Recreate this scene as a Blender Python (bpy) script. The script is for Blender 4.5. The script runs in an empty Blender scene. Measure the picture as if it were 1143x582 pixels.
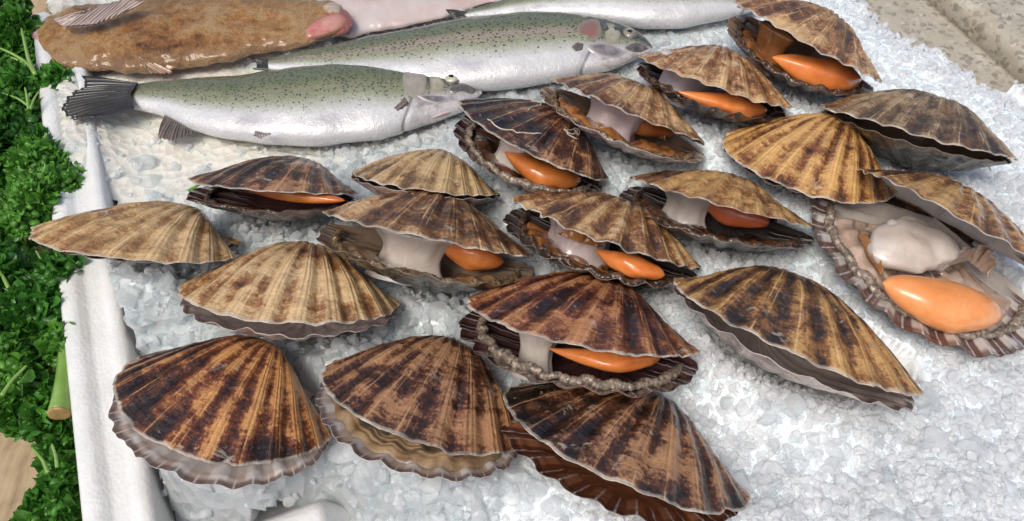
import bpy, math, numpy as np
from mathutils import Matrix, Euler
D = bpy.data
SC = bpy.context.scene
COL = SC.collection
rad = math.radians
rng = np.random.default_rng(7)

# ------------------------------------------------------------------ camera model (metres; ice bed near z = 0)
W, H, F, CH, PITCH = 1143.0, 582.0, 952.0, 0.436, rad(53)
cp, sp = math.cos(PITCH), math.sin(PITCH)
def ray(px, py):
    a = (px-W/2)/F; b = -(py-H/2)/F
    return np.array([a, cp+b*sp, -sp+b*cp])
def at(px, py, z=0.0):
    d = ray(px, py); t = (z-CH)/d[2]
    return np.array([d[0]*t, d[1]*t, z])
def proj(P):
    x, y, z = P[..., 0], P[..., 1], P[..., 2]-CH
    d = y*cp-z*sp; u = y*sp+z*cp
    return np.stack([W/2+F*x/d, H/2-F*u/d], -1)

# ------------------------------------------------------------------ noise
def _hash(ix, iy, iz, seed):
    h = np.sin(ix*127.1+iy*311.7+iz*74.7+seed*53.3)*43758.5453
    return h-np.floor(h)
def vnoise(x, y, z=0.0, seed=0.0):
    x, y, z = np.broadcast_arrays(np.asarray(x, float), np.asarray(y, float), np.asarray(z, float))
    ix, iy, iz = np.floor(x), np.floor(y), np.floor(z)
    fx, fy, fz = x-ix, y-iy, z-iz
    fx, fy, fz = [f*f*(3-2*f) for f in (fx, fy, fz)]
    r = 0
    for a in (0, 1):
        for b in (0, 1):
            for c in (0, 1):
                w = (fx if a else 1-fx)*(fy if b else 1-fy)*(fz if c else 1-fz)
                r = r+w*_hash(ix+a, iy+b, iz+c, seed)
    return r*2-1
def fbm(x, y, z=0.0, seed=0.0, o=3):
    r = 0; a = 1.0; f = 1.0
    for k in range(o):
        r = r+a*vnoise(np.asarray(x)*f, np.asarray(y)*f, np.asarray(z)*f, seed+k*7.7); a *= .5; f *= 2.03
    return r

# ------------------------------------------------------------------ object helpers
def tag(o, label=None, cat=None, group=None, kind=None):
    for k, v in (('label', label), ('category', cat), ('group', group), ('kind', kind)):
        if v: o[k] = v
    return o
def empty(name, loc, rot=None):
    o = D.objects.new(name, None); COL.objects.link(o); o.location = loc
    o.empty_display_size = .01
    if rot is not None: o.rotation_euler = rot
    return o
def link(name, me, parent=None):
    o = D.objects.new(name, me); COL.objects.link(o)
    if parent is not None: o.parent = parent
    return o
def mesh(name, V, faces, mats, parent=None, uv=None, midx=None, smooth=True):
    """faces: array (n,3|4) or list of arrays; uv: per vertex (n,2)."""
    me = D.meshes.new(name)
    if isinstance(faces, np.ndarray): faces = [faces]
    faces = [np.asarray(f, np.int32) for f in faces if len(f)]
    V = np.asarray(V, np.float32)
    me.vertices.add(len(V)); me.vertices.foreach_set('co', V.ravel())
    nl = sum(f.size for f in faces); npol = sum(len(f) for f in faces)
    me.loops.add(nl); me.polygons.add(npol)
    li = np.concatenate([f.ravel() for f in faces]).astype(np.int32)
    me.loops.foreach_set('vertex_index', li)
    tot = np.concatenate([np.full(len(f), f.shape[1], np.int32) for f in faces])
    st = np.concatenate([[0], np.cumsum(tot)[:-1]]).astype(np.int32)
    me.polygons.foreach_set('loop_start', st)
    me.polygons.foreach_set('use_smooth', np.full(npol, smooth) if isinstance(smooth, bool) else smooth)
    for m in (mats if isinstance(mats, (list, tuple)) else [mats]): me.materials.append(m)
    if midx is not None: me.polygons.foreach_set('material_index', np.asarray(midx, np.int32))
    if uv is not None:
        l = me.uv_layers.new(name='UVMap')
        l.data.foreach_set('uv', np.asarray(uv, np.float32)[li].ravel())
    me.update(calc_edges=True); me.validate()
    return link(name, me, parent)
def gridfaces(n, m, wrap=False, base=0, flip=False):
    i = np.arange(n if wrap else n-1)[:, None]; j = np.arange(m-1)[None, :]
    a = (i*m+j); b = (((i+1) % n)*m+j)
    f = np.stack([a, b, b+1, a+1], -1).reshape(-1, 4)+base
    return f[:, ::-1] if flip else f
def gridnormals(G):
    du = np.gradient(G, axis=0); dv = np.gradient(G, axis=1)
    n = np.cross(du, dv); l = np.linalg.norm(n, axis=-1, keepdims=True)
    return n/np.maximum(l, 1e-12)
def tube_arrays(pts, radii, k=8, closed=False, cap=True):
    P = np.asarray(pts, float); R = np.broadcast_to(np.asarray(radii, float), (len(P),))
    T = np.gradient(P, axis=0); T /= np.maximum(np.linalg.norm(T, axis=1, keepdims=True), 1e-9)
    up = np.array([0., 0., 1.]); 
    if abs(T[0]@up) > .9: up = np.array([0., 1., 0.])
    V = []
    n = np.cross(T[0], up); n /= np.linalg.norm(n)
    for i in range(len(P)):
        n = n-T[i]*(n@T[i]); n /= max(np.linalg.norm(n), 1e-9)
        b = np.cross(T[i], n)
        a = np.arange(k)*2*np.pi/k
        V.append(P[i]+R[i]*(np.cos(a)[:, None]*n+np.sin(a)[:, None]*b))
    V = np.array(V)                                   # (len, k, 3)
    nP = len(P)
    i = np.arange(nP-1)[:, None]; j = np.arange(k)[None, :]
    f = np.stack([i*k+j, i*k+(j+1) % k, (i+1)*k+(j+1) % k, (i+1)*k+j], -1).reshape(-1, 4)
    V = V.reshape(-1, 3)
    tris = np.zeros((0, 3), int)
    if cap:
        V = np.vstack([V, P[:1], P[-1:]]); c0, c1 = nP*k, nP*k+1
        jj = np.arange(k)
        tris = np.vstack([np.stack([jj*0+c0, (jj+1) % k, jj], -1), np.stack([jj*0+c1, (nP-1)*k+jj, (nP-1)*k+(jj+1) % k], -1)])
    return V, f, tris
def merge(parts):
    """list of (V, quads, tris) -> one"""
    V, Q, T, b = [], [], [], 0
    for v, q, t in parts:
        V.append(v); Q.append(np.asarray(q).reshape(-1, 4)+b); T.append(np.asarray(t).reshape(-1, 3)+b); b += len(v)
    return np.vstack(V), [np.vstack(Q), np.vstack(T)]

# ------------------------------------------------------------------ materials
class NT:
    def __init__(s, name):
        s.m = D.materials.new(name); s.m.use_nodes = True; s.t = s.m.node_tree; s.t.nodes.clear()
        s.out = s.t.nodes.new('ShaderNodeOutputMaterial')
    def n(s, kind, **kw):
        nd = s.t.nodes.new('ShaderNode'+kind)
        for k, v in kw.items():
            if k.startswith('_'): setattr(nd, k[1:], v)
            else: s.set(nd.inputs[k.replace('__', ' ')], v)
        return nd
    def set(s, inp, v):
        if isinstance(v, bpy.types.NodeSocket): s.t.links.new(v, inp)
        elif isinstance(v, (tuple, list)) and len(v) == 3 and inp.type == 'RGBA': inp.default_value = (*v, 1)
        else: inp.default_value = v
    def math(s, op, a, b=0.0, c=None, clamp=False):
        nd = s.t.nodes.new('ShaderNodeMath'); nd.operation = op; nd.use_clamp = clamp
        s.set(nd.inputs[0], a); s.set(nd.inputs[1], b)
        if c is not None: s.set(nd.inputs[2], c)
        return nd.outputs[0]
    def mix(s, f, a, b, mode='MIX'):
        nd = s.t.nodes.new('ShaderNodeMix'); nd.data_type = 'RGBA'; nd.blend_type = mode
        s.set(nd.inputs[0], f); s.set(nd.inputs[6], a); s.set(nd.inputs[7], b)
        return nd.outputs[2]
    def ramp(s, fac, stops, interp='LINEAR'):
        nd = s.t.nodes.new('ShaderNodeValToRGB'); s.set(nd.inputs[0], fac)
        e = nd.color_ramp.elements; nd.color_ramp.interpolation = interp
        while len(e) < len(stops): e.new(.5)
        for el, (p, c) in zip(e, stops):
            el.position = p; el.color = (*c, 1) if isinstance(c, (tuple, list)) else (c, c, c, 1)
        return nd.outputs[0]
    def map(s, v, a, b, lo=0.0, hi=1.0):
        nd = s.t.nodes.new('ShaderNodeMapRange'); s.set(nd.inputs[0], v)
        for i, x in enumerate((a, b, lo, hi)): nd.inputs[1+i].default_value = x
        return nd.outputs[0]
    def vec(s, x, y, z=0.0):
        nd = s.t.nodes.new('ShaderNodeCombineXYZ')
        for i, v in enumerate((x, y, z)): s.set(nd.inputs[i], v)
        return nd.outputs[0]
    def noise(s, v, scale=5., detail=4., rough=.55, dist=0.):
        nd = s.n('TexNoise', Scale=scale, Detail=detail, Roughness=rough, Distortion=dist)
        if v is not None: s.t.links.new(v, nd.inputs['Vector'])
        return nd.outputs[0]
    def voro(s, v, scale=5., feature='F1', rnd=1.0, out='Distance'):
        nd = s.n('TexVoronoi', _feature=feature, Scale=scale, Randomness=rnd)
        if v is not None: s.t.links.new(v, nd.inputs['Vector'])
        return nd.outputs[out]
    def objco(s, off=0.0):
        tc = s.t.nodes.new('ShaderNodeTexCoord')
        nd = s.t.nodes.new('ShaderNodeVectorMath'); nd.operation = 'ADD'
        s.t.links.new(tc.outputs['Object'], nd.inputs[0]); nd.inputs[1].default_value = (off, off*.7, off*1.3)
        return nd.outputs[0]
    def uv(s):
        nd = s.t.nodes.new('ShaderNodeUVMap'); nd.uv_map = 'UVMap'
        sep = s.t.nodes.new('ShaderNodeSeparateXYZ'); s.t.links.new(nd.outputs[0], sep.inputs[0])
        return sep.outputs[0], sep.outputs[1]
    def bump(s, h, strength=.5, dist=.001, prev=None):
        nd = s.t.nodes.new('ShaderNodeBump'); nd.inputs['Strength'].default_value = strength; nd.inputs['Distance'].default_value = dist
        s.set(nd.inputs['Height'], h)
        if prev is not None: s.t.links.new(prev, nd.inputs['Normal'])
        return nd.outputs[0]
    def bsdf(s, **kw):
        nd = s.t.nodes.new('ShaderNodeBsdfPrincipled')
        for k, v in kw.items(): s.set(nd.inputs[k.replace('__', ' ')], v)
        return nd
    def done(s, b):
        s.t.links.new(b.outputs[0], s.out.inputs['Surface']); return s.m

def shell_mat(name, light, mid, dark, amount=.5, seed=0.0, stripe=.5, rim=(.62, .55, .45)):
    """weathered outer face of a valve: uv.x across the fan (-1..1), uv.y from beak to rim"""
    k = NT(name); u, t = k.uv()
    oc = k.objco(seed)
    # streaks that run along the ribs
    s1 = k.noise(k.vec(k.math('MULTIPLY', u, 7.5), k.math('MULTIPLY', t, 1.9), seed), 1.0, 5, .62, .4)
    s2 = k.noise(k.vec(k.math('MULTIPLY', u, 34.), k.math('MULTIPLY', t, 5.), seed+9), 1.0, 4, .6, .2)
    blot = k.noise(oc, 42., 6, .62, .3)
    big = k.noise(oc, 16., 3, .5)
    v = k.math('ADD', k.math('MULTIPLY', s1, .60), k.math('MULTIPLY', s2, .24))
    v = k.math('ADD', v, k.math('MULTIPLY', blot, .72))
    v = k.math('ADD', v, k.math('MULTIPLY', big, .75))             # about 1 in the mean
    # growth bands
    g = k.noise(k.vec(k.math('MULTIPLY', u, .8), k.math('MULTIPLY', t, 11.), seed+3), 1.0, 3, .5)
    v = k.math('ADD', v, k.math('MULTIPLY', k.math('SUBTRACT', g, .5), .26))
    # darker in the grooves, paler on the rib crests (pigment)
    rc = k.math('COSINE', k.math('MULTIPLY', u, math.pi*13))
    v = k.math('ADD', v, k.math('MULTIPLY', rc, .10*stripe))
    sh = (amount-.5)*.40
    gl = k.noise(k.vec(k.math('MULTIPLY', u, 1.6), k.math('MULTIPLY', t, 46.), seed+6), 1.0, 2, .5)
    v = k.math('ADD', v, k.math('MULTIPLY', k.math('SUBTRACT', gl, .5), .20))
    v = k.math('ADD', v, k.math('MULTIPLY', k.math('SUBTRACT', k.noise(oc, 190., 5, .7), .5), .42))
    v = k.math('ADD', v, k.math('MULTIPLY', k.math('SUBTRACT', k.noise(oc, 620., 3, .7), .5), .42))
    c = k.ramp(k.math('ADD', k.math('MULTIPLY', k.math('SUBTRACT', v, sh), .76), -.36), [(.36, dark), (.45, tuple(.6*a+.4*b for a, b in zip(dark, mid))), (.51, mid), (.60, light), (.72, tuple(min(1, x*1.25) for x in light))])
    hs = k.n('HueSaturation', Hue=.495, Saturation=1.0, Value=1.0); k.t.links.new(c, hs.inputs['Color']); c = hs.outputs[0]
    # fine pale striae
    fine = k.math('COSINE', k.math('ADD', k.math('MULTIPLY', u, math.pi*13*5), k.math('MULTIPLY', blot, 1.5)))
    fm = k.math('MULTIPLY', k.map(fine, .45, .9), k.map(s2, .46, .56))
    fm = k.math('MULTIPLY', fm, k.map(rc, .15, .7)); crest = k.map(rc, .0, .7)
    c = k.mix(k.math('MULTIPLY', fm, .6), c, tuple(min(1, x*1.5+.06) for x in light))
    # pale crust, in patches with hard edges
    cr_ = k.math('MULTIPLY', k.map(k.noise(k.objco(seed+7), 95., 5, .7, .5), .60, .64), k.map(k.noise(k.objco(seed+8), 30., 2), .48, .60))
    c = k.mix(k.math('MULTIPLY', cr_, .55), c, (.58, .49, .38))
    # rusty and mossy stains
    st = k.map(k.noise(oc, 70., 4, .6), .58, .70)
    c = k.mix(k.math('MULTIPLY', st, .5), c, (.24, .085, .03))
    sp_ = k.map(k.noise(k.objco(seed+4), 330., 3, .6), .66, .74)
    c = k.mix(k.math('MULTIPLY', sp_, .35), c, (.62, .52, .42))
    # worn pale lip
    lip = k.map(k.math('ADD', t, k.math('MULTIPLY', k.math('SUBTRACT', k.noise(oc, 160., 3), .5), .03)), .982, .992)
    c = k.mix(k.math('MULTIPLY', lip, k.map(blot, .35, .6, .35, .9)), c, rim)
    b = k.bump(k.math('ADD', k.math('MULTIPLY', k.math('MULTIPLY', fine, crest), .22), k.math('MULTIPLY', k.noise(oc, 260., 5, .7), 1.1)), .75, .0011)
    b = k.bump(k.math('ADD', g, k.math('MULTIPLY', gl, .5)), .6, .0018, b)
    rough = k.map(k.noise(oc, 110., 4, .6), .35, .65, .26, .62)
    p = k.bsdf(Base__Color=c, Roughness=rough, Normal=b, Specular__IOR__Level=.5, Coat__Weight=.42, Coat__Roughness=.09)
    return k.done(p)
def inner_mat(name, base, ray_c, edge, seed=0., marks=.8, start=.72):
    """glossy inner face: pale, with pigment rays towards the margin"""
    k = NT(name); u, t = k.uv(); oc = k.objco(seed)
    n = k.noise(oc, 60., 4, .6)
    c = k.mix(k.map(n, .35, .7), base, tuple(x*.72 for x in base))
    rc = k.math('COSINE', k.math('MULTIPLY', u, math.pi*13))
    m = k.math('MULTIPLY', k.map(k.math('ADD', rc, k.math('MULTIPLY', n, .9)), .25, .6), k.map(k.math('ADD', t, k.math('MULTIPLY', n, .12)), start, start+.12))
    c = k.mix(k.math('MULTIPLY', m, marks), c, ray_c)
    e = k.map(k.math('ADD', t, k.math('MULTIPLY', n, .02)), .955, .985)
    c = k.mix(k.math('MULTIPLY', e, .8), c, edge)
    ln = k.math('COSINE', k.math('MULTIPLY', u, math.pi*26))
    c = k.mix(k.math('MULTIPLY', k.math('MULTIPLY', k.map(ln, .86, 1.), k.map(t, start, start+.1)), .6), c, (.80, .76, .73))
    p = k.bsdf(Base__Color=c, Roughness=.22, Normal=k.bump(n, .25, .001), Coat__Weight=.6, Coat__Roughness=.08)
    return k.done(p)
def flesh_mat(name, c1, c2, sss=.25, rough=.22, scale=55., wet=.8, dist=.0012, trans=0.0, vein=.14):
    k = NT(name); oc = k.objco(3.3)
    n = k.noise(oc, scale, 4, .55, .3); n2 = k.noise(oc, scale*5, 3, .6)
    c = k.mix(k.map(n, .32, .68), c1, c2)
    vn = k.map(k.math('ABSOLUTE', k.math('SUBTRACT', k.noise(oc, scale*1.6, 3, .5, .8), .5)), .040, .004)
    c = k.mix(k.math('MULTIPLY', vn, vein), c, tuple(x*.55 for x in c2))
    p = k.bsdf(Base__Color=c, Roughness=rough, Normal=k.bump(k.math('ADD', n, k.math('MULTIPLY', n2, .25)), .35, dist), Coat__Weight=wet, Coat__Roughness=.06,
               Subsurface__Weight=sss, Subsurface__Scale=.006, Transmission__Weight=trans)
    p.inputs['Subsurface Radius'].default_value = (1., .5, .3)
    return k.done(p)

M = {}
M['roe'] = flesh_mat('coral_roe', (.84, .29, .075), (.72, .18, .035), .3, .32, 60., .35, .0008)
M['roe_red'] = flesh_mat('red_roe', (.70, .18, .06), (.54, .10, .03), .3, .34, 60., .35, .0008)
M['roe_brown'] = flesh_mat('amber_roe', (.70, .24, .05), (.50, .125, .022), .3, .30, 55., .45, .0009)
M['roe_pale'] = flesh_mat('pale_orange_roe', (.90, .40, .15), (.82, .29, .085), .35, .30, 50., .4, .0008)
M['muscle'] = flesh_mat('white_muscle', (.74, .67, .60), (.58, .49, .43), .5, .25, 45., .6)
M['muscle_pink'] = flesh_mat('lilac_muscle', (.66, .56, .54), (.50, .38, .38), .5, .25, 45., .6)
M['mantle'] = flesh_mat('mottled_mantle', (.36, .25, .13), (.05, .028, .018), .1, .35, 320., .6, .002)
M['mantle_dark'] = flesh_mat('dark_mantle', (.13, .075, .04), (.025, .012, .010), .1, .35, 300., .6, .002)
M['mantle_grey'] = flesh_mat('grey_mantle', (.40, .32, .24), (.09, .06, .045), .1, .35, 420., .6, .002)
M['gill'] = flesh_mat('amber_gill', (.50, .22, .07), (.22, .075, .02), .3, .25, 90., .8)
M['gilldark'] = flesh_mat('dark_gill', (.17, .075, .035), (.05, .022, .014), .1, .25, 110., .8)
M['gilltan'] = flesh_mat('tan_gill', (.42, .29, .16), (.16, .09, .045), .2, .28, 110., .7)
M['membrane'] = flesh_mat('pale_membrane', (.60, .47, .38), (.42, .28, .20), .4, .25, 70., .8)
M['weed'] = NT('weed'); M['weed'] = (lambda k: k.done(k.bsdf(Base__Color=(.035, .012, .012), Roughness=.4)))(M['weed'])
M['worm'] = flesh_mat('worm_tube', (.62, .55, .45), (.45, .36, .28), .0, .6, 300., .1)

# ------------------------------------------------------------------ scallops
FM = rad(62); NR = 13
def outR(ph, c=.44, r=.56): return c*np.cos(ph)+np.sqrt(r*r-(c*np.sin(ph))**2)
def valve_arrays(h, w, s, scale, sgn, amp, seed, nu=209, nt=46, flare=0., thick=.008):
    """one valve as a closed shell of real thickness. local: beak at origin, rim towards -Y."""
    u = np.linspace(-1, 1, nu); t = 1-(1-np.linspace(0, 1, nt))**1.5
    U, T = np.meshgrid(u, t, indexing='ij'); ph = U*FM
    def surf(U, T, ph):
        env = np.clip(1-np.abs(U)**2.6, 0, 1)**.55
        prof = T**.42*(1-T)**1.05; pm = (.42/1.47)**.42*(1.05/1.47)**1.05
        ribp = NR*(U+.034*vnoise(U*2.6, T*.6, 0, seed)*(1-U**4)+.008*vnoise(U*6, T*3, 0, seed+.5))
        cr = np.cos(np.pi*ribp); rib = 1-1.8*np.clip(.5-.5*cr, 0, 1)**1.8
        rib2 = np.cos(np.pi*ribp*5)
        low = vnoise(U*1.6, T*1.8, 0, seed+1)*.022+vnoise(U*4.5, T*4, 0, seed+2)*.012
        ring = fbm(U*1.1, T*10, 0, seed+5, 2)*.007
        fine = fbm(U*26, T*26, 0, seed+6, 2)*.0036-.004*np.clip(1-np.abs(((T+.02*vnoise(U*2, 0, 0, seed+9))*5.3+seed*.37) % 1-.5)*9, 0, 1)
        z = h*env*prof/pm+(low+ring+fine)*T**.5*(1-.45*T)
        z = z+amp*rib*T**.95*(1-.42*T**7)*(.30+.70*env)*(1+.45*vnoise(U*6, T*2, 0, seed+8))+amp*.05*rib2*T
        z = z+flare*np.clip((T-.80)/.2, 0, 1)**1.6
        rag = 1+T**3*(.012*vnoise(U*9, 0, 0, seed+3)+.008*vnoise(U*34, 0, 0, seed+4)-.07*np.clip(vnoise(U*11, 0, 0, seed+12)-.55, 0, 1)*T**4+.008*rib)
        R = outR(ph)*scale*T*rag
        surf.up = ribp/NR; return np.stack([R*np.sin(ph)*w, -R*np.cos(ph), sgn*z], -1)
    G = surf(U, T, ph)
    N = gridnormals(G)
    if (N[nu//2, nt//2, 2] > 0) != (sgn > 0): N = -N
    th = (thick*(.35+.65*np.clip(1.12-T, 0, 1)))[..., None]
    Gi = G-N*th
    a = nu*nt
    V = np.concatenate([G.reshape(-1, 3), Gi.reshape(-1, 3)])*s
    uv = np.stack([surf.up, T], -1).reshape(-1, 2); uv = np.concatenate([uv, uv])
    fo = gridfaces(nu, nt, flip=(sgn < 0)); fi = gridfaces(nu, nt, base=a, flip=(sgn > 0))
    i = np.arange(nu-1); e = nt-1
    rim = np.stack([i*nt+e, (i+1)*nt+e, a+(i+1)*nt+e, a+i*nt+e], -1)
    j = np.arange(nt-1); q = (nu-1)*nt
    sd = np.concatenate([np.stack([j, j+1, a+j+1, a+j], -1), np.stack([q+j, q+j+1, a+q+j+1, a+q+j], -1)])
    # ears: two little wings along the hinge line
    EV, EF, EU = [], [], []
    for sd_ in (-1, 1):
        n1, n2 = 9, 8
        pe = np.linspace(FM*.97, rad(84), n1); re = np.linspace(.02, .33, n2)
        P, R_ = np.meshgrid(pe, re, indexing='ij')
        R_ = R_*(1-.18*(P-FM))*scale
        z = sgn*(.012+.010*np.cos((P-FM)*34)*R_/.3)
        top = np.stack([sd_*R_*np.sin(P)*w, -R_*np.cos(P), z], -1); bot = top-np.array([0, 0, sgn*.012])
        b0 = 2*a+sum(len(x) for x in EV)
        EV.append(np.concatenate([top.reshape(-1, 3), bot.reshape(-1, 3)])*s)
        uu = np.stack([sd_*(1+(P-FM)*.9), R_*2.6], -1).reshape(-1, 2); EU += [uu, uu]
        fl = (sgn*sd_ > 0)
        EF += [gridfaces(n1, n2, base=b0, flip=not fl), gridfaces(n1, n2, base=b0+n1*n2, flip=fl)]
        ii = np.arange(n1-1); EF.append(np.stack([b0+ii*n2+n2-1, b0+(ii+1)*n2+n2-1, b0+n1*n2+(ii+1)*n2+n2-1, b0+n1*n2+ii*n2+n2-1], -1))
    V = np.concatenate([V]+EV); uv = np.concatenate([uv]+EU)
    faces = np.concatenate([fo, fi, rim, sd]+EF)
    mi = np.concatenate([np.zeros(len(fo)), np.ones(len(fi)), np.zeros(len(rim)+len(sd)), np.zeros(sum(len(x) for x in EF))]).astype(int)
    return V, faces, uv, mi, G*s, Gi*s

def rot_x(a): c, s = math.cos(a), math.sin(a); return np.array([[1, 0, 0], [0, c, -s], [0, s, c]])
LOWERS = []      # world points of every lower valve's outside, for settling the ice underneath
UPPERS = []
SCALLOPS = []
class Scallop: pass
def scallop(pose, label, outer, inner, low_outer, low_inner, seed, amp=.02, flare=.0, hl=.22, mantle='mantle', mr=.024, upper_inner=None):
    x, y, z, yaw, tilt, roll, s, h, g, w, lsc = pose
    root = empty('scallop', (x, y, z))
    Mx = Matrix.Rotation(yaw, 3, 'Z') @ Matrix.Rotation(-tilt, 3, 'X') @ Matrix.Rotation(roll, 3, 'Y')
    root.rotation_euler = Mx.to_euler()
    tag(root, label, 'scallop', 'scallops laid out on the crushed ice')
    A = np.array(Mx); o = Scallop(); o.root, o.A, o.T, o.s, o.h, o.g, o.w, o.lsc = root, A, np.array([x, y, z]), s, h, g, w, lsc
    V, f, uv, mi, G, Gi = valve_arrays(h, w, s, 1.0, 1, amp, seed)
    V = V@rot_x(-g).T; G = G@rot_x(-g).T; Gi = Gi@rot_x(-g).T
    mesh('upper_shell', V, f, [outer, upper_inner or inner], root, uv, mi); o.Gu, o.Gui = G, Gi
    V, f, uv, mi, G, Gi = valve_arrays(hl, w, s, lsc, -1, amp*.9, seed+31, flare=-flare)
    V[:, 2] += (max(0, -flare)-.004)*s; G = G+np.array([0, 0, max(0, -flare)*s]); Gi = Gi+np.array([0, 0, max(0, -flare)*s])
    mesh('lower_shell', V, f, [low_outer, low_inner], root, uv, mi); o.Gl, o.Gli = G, Gi
    LOWERS.append(G.reshape(-1, 3)@A.T+o.T); UPPERS.append((o.Gu.reshape(-1, 3))@A.T+o.T)
    if mantle:
        nt = G.shape[1]; us = np.linspace(12, G.shape[0]-13, 150).astype(int)
        jt = np.argmin(np.abs(1-(1-np.linspace(0, 1, nt))**1.5-.86))
        P = Gi[us, jt]+np.array([0, 0, mr*.75*s])
        q = np.arange(len(P))
        rr = mr*s*(1+.18*vnoise(q*.16, 0, 0, seed)+.10*vnoise(q*.9, 0, 0, seed+1))*np.clip(np.minimum(q, q[::-1])/12+.25, 0, 1)
        P = P+np.stack([vnoise(q*.3, 1, 0, seed), vnoise(q*.3, 2, 0, seed), .7*vnoise(q*.3, 3, 0, seed)], -1)*mr*.20*s
        q2 = np.linspace(0, len(P)-1, 420); P = np.stack([np.interp(q2, q, P[:, c]) for c in range(3)], -1); rr = np.interp(q2, q, rr)
        v, f4, f3 = tube_arrays(P, rr, 14)
        v = v+np.stack([vnoise(v[:, 0]*1300, v[:, 1]*1300, v[:, 2]*1300, seed+i)+.7*vnoise(v[:, 0]*520, v[:, 1]*520, v[:, 2]*520, seed+i+5) for i in range(3)], -1)*mr*.30*s
        mesh('mantle', v, [f4, f3], M[mantle], root)
    SCALLOPS.append(o); return o
def local_at(o, px, py, zl):
    """point inside the open shell: sight line met with the plane zl (in shell lengths) above its lower rim plane"""
    C = (np.array([0, 0, CH])-o.T)@o.A; d = ray(px, py)@o.A
    t = (zl*o.s-C[2])/d[2]; return C+d*t
def bean_mesh(name, P0, P1, r, mat, o, bend=.18, flat=.75, tip=.35, up=np.array([0, 0, 1.]), seed=0., lump=.08):
    """smooth tongue-shaped organ from P0 to P1"""
    n, k = 34, 22
    q = np.linspace(0, 1, n); L = P1-P0; ln = np.linalg.norm(L); d = L/ln
    side = np.cross(up, d); side /= np.linalg.norm(side); upv = np.cross(d, side)
    c = P0+np.outer(q, L)+np.outer(np.sin(q*np.pi)*bend*ln, side)
    pr = np.clip(1-np.abs(2*q-1)**2.3, 0, 1)**.6*(tip+(1-tip)*np.clip(q*1.7, 0, 1)**.8); pr[0] = pr[-1] = .02
    a = np.arange(k)*2*np.pi/k
    wob = 1+lump*vnoise(q[:, None]*4, np.cos(a)[None]*1.2, np.sin(a)[None]*1.2, seed)+lump*.4*vnoise(q[:, None]*11, np.cos(a)[None]*2.5, np.sin(a)[None]*2.5, seed+2)
    R = r*pr[:, None]*wob
    V = c[:, None]+R[..., None]*np.cos(a)[None, :, None]*side+(R*flat)[..., None]*np.sin(a)[None, :, None]*upv
    i = np.arange(n-1)[:, None]; j = np.arange(k)[None]
    f = np.stack([i*k+j, (i+1)*k+j, (i+1)*k+(j+1) % k, i*k+(j+1) % k], -1).reshape(-1, 4)
    return mesh(name, V.reshape(-1, 3), f, mat, o.root)
def roe(o, p0, p1, rpx, mat='roe', zl=.02, bend=.12, flat=.8, tip=.35, seed=0.):
    a, b = local_at(o, *p0, zl), local_at(o, *p1, zl)
    d = np.linalg.norm(np.linalg.norm((o.A@((a+b)/2)+o.T)-np.array([0, 0, CH])))
    return bean_mesh('roe', a, b, rpx*d/F*1.04, M[mat], o, bend*1.9, flat, tip*.62, seed=p0[0], lump=.19)
def muscle(o, p, rpx, mat='muscle', zl=-.02, top=.11, lean=(0, 0), seed=0., wide=1.45):
    """white column that holds the two valves together"""
    a = local_at(o, *p, zl); d = np.linalg.norm(o.A@a+o.T-np.array([0, 0, CH])); r = rpx*d/F
    n, k = 30, 36
    q = np.linspace(0, 1, n); zs = a[2]-.20*o.s+q*(top+.22)*o.s
    rad_ = r*(.92+.55*np.clip((q-.45)/.55, 0, 1)**2+.30*np.clip((.45-q)/.45, 0, 1)**2); rad_[-1] = .01*r; rad_[-2] *= .86; rad_[-3] *= .97
    th = np.arange(k)*2*np.pi/k
    seed = seed or p[0]*.1; wob = 1+.03*np.cos(th*9+seed)[None]+.20*vnoise(q[:, None]*1.5, np.cos(th)[None]*1.4+seed, np.sin(th)[None]*1.4, seed)+.05*vnoise(q[:, None]*5, np.cos(th)[None]*4, np.sin(th)[None]*4, seed)
    V = np.stack([a[0]+lean[0]*q[:, None]*o.s+np.cos(th)*rad_[:, None]*wob*wide, a[1]+lean[1]*q[:, None]*o.s+np.sin(th)*rad_[:, None]*wob*.9, zs[:, None]+0*th], -1)
    i = np.arange(n-1)[:, None]; j = np.arange(k)[None]
    f = np.stack([i*k+j, i*k+(j+1) % k, (i+1)*k+(j+1) % k, (i+1)*k+j], -1).reshape(-1, 4)
    return mesh('adductor_muscle', V.reshape(-1, 3), f, M[mat], o.root)
def bowl_flesh(o, mat, u0=-.75, u1=.75, t0=.30, t1=.84, lift=.05, seed=0., name='gill'):
    nu, nt = o.Gli.shape[:2]; i0, i1 = int((u0+1)/2*(nu-1)), int((u1+1)/2*(nu-1)); ii = np.linspace(i0, i1, 110).astype(int)
    tt = np.linspace(t0, t1, 26); jj = np.clip(((1-(1-tt)**(1/1.5))*(nt-1)).astype(int), 0, nt-1)
    P = o.Gli[ii][:, jj].copy(); x = np.linspace(-1, 1, 110)[:, None]; y = np.linspace(-1, 1, 26)[None]
    hh = lift*o.s*np.clip((1-x**4)*(1-y**4), 0, 1)**.5*(1+.45*vnoise(x*5, y*1.5, 0, seed)+.22*vnoise(x*13, y*2, 0, seed+1)+.06*vnoise(x*34, y*5, 0, seed+2))
    P[..., 2] += hh-.002*o.s
    V = np.concatenate([P.reshape(-1, 3), o.Gli[ii][:, jj].reshape(-1, 3)-np.array([0, 0, .003*o.s])]); a = 110*26
    return mesh(name, V, np.concatenate([gridfaces(110, 26), gridfaces(110, 26, base=a, flip=True)]), M[mat], o.root)
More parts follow.
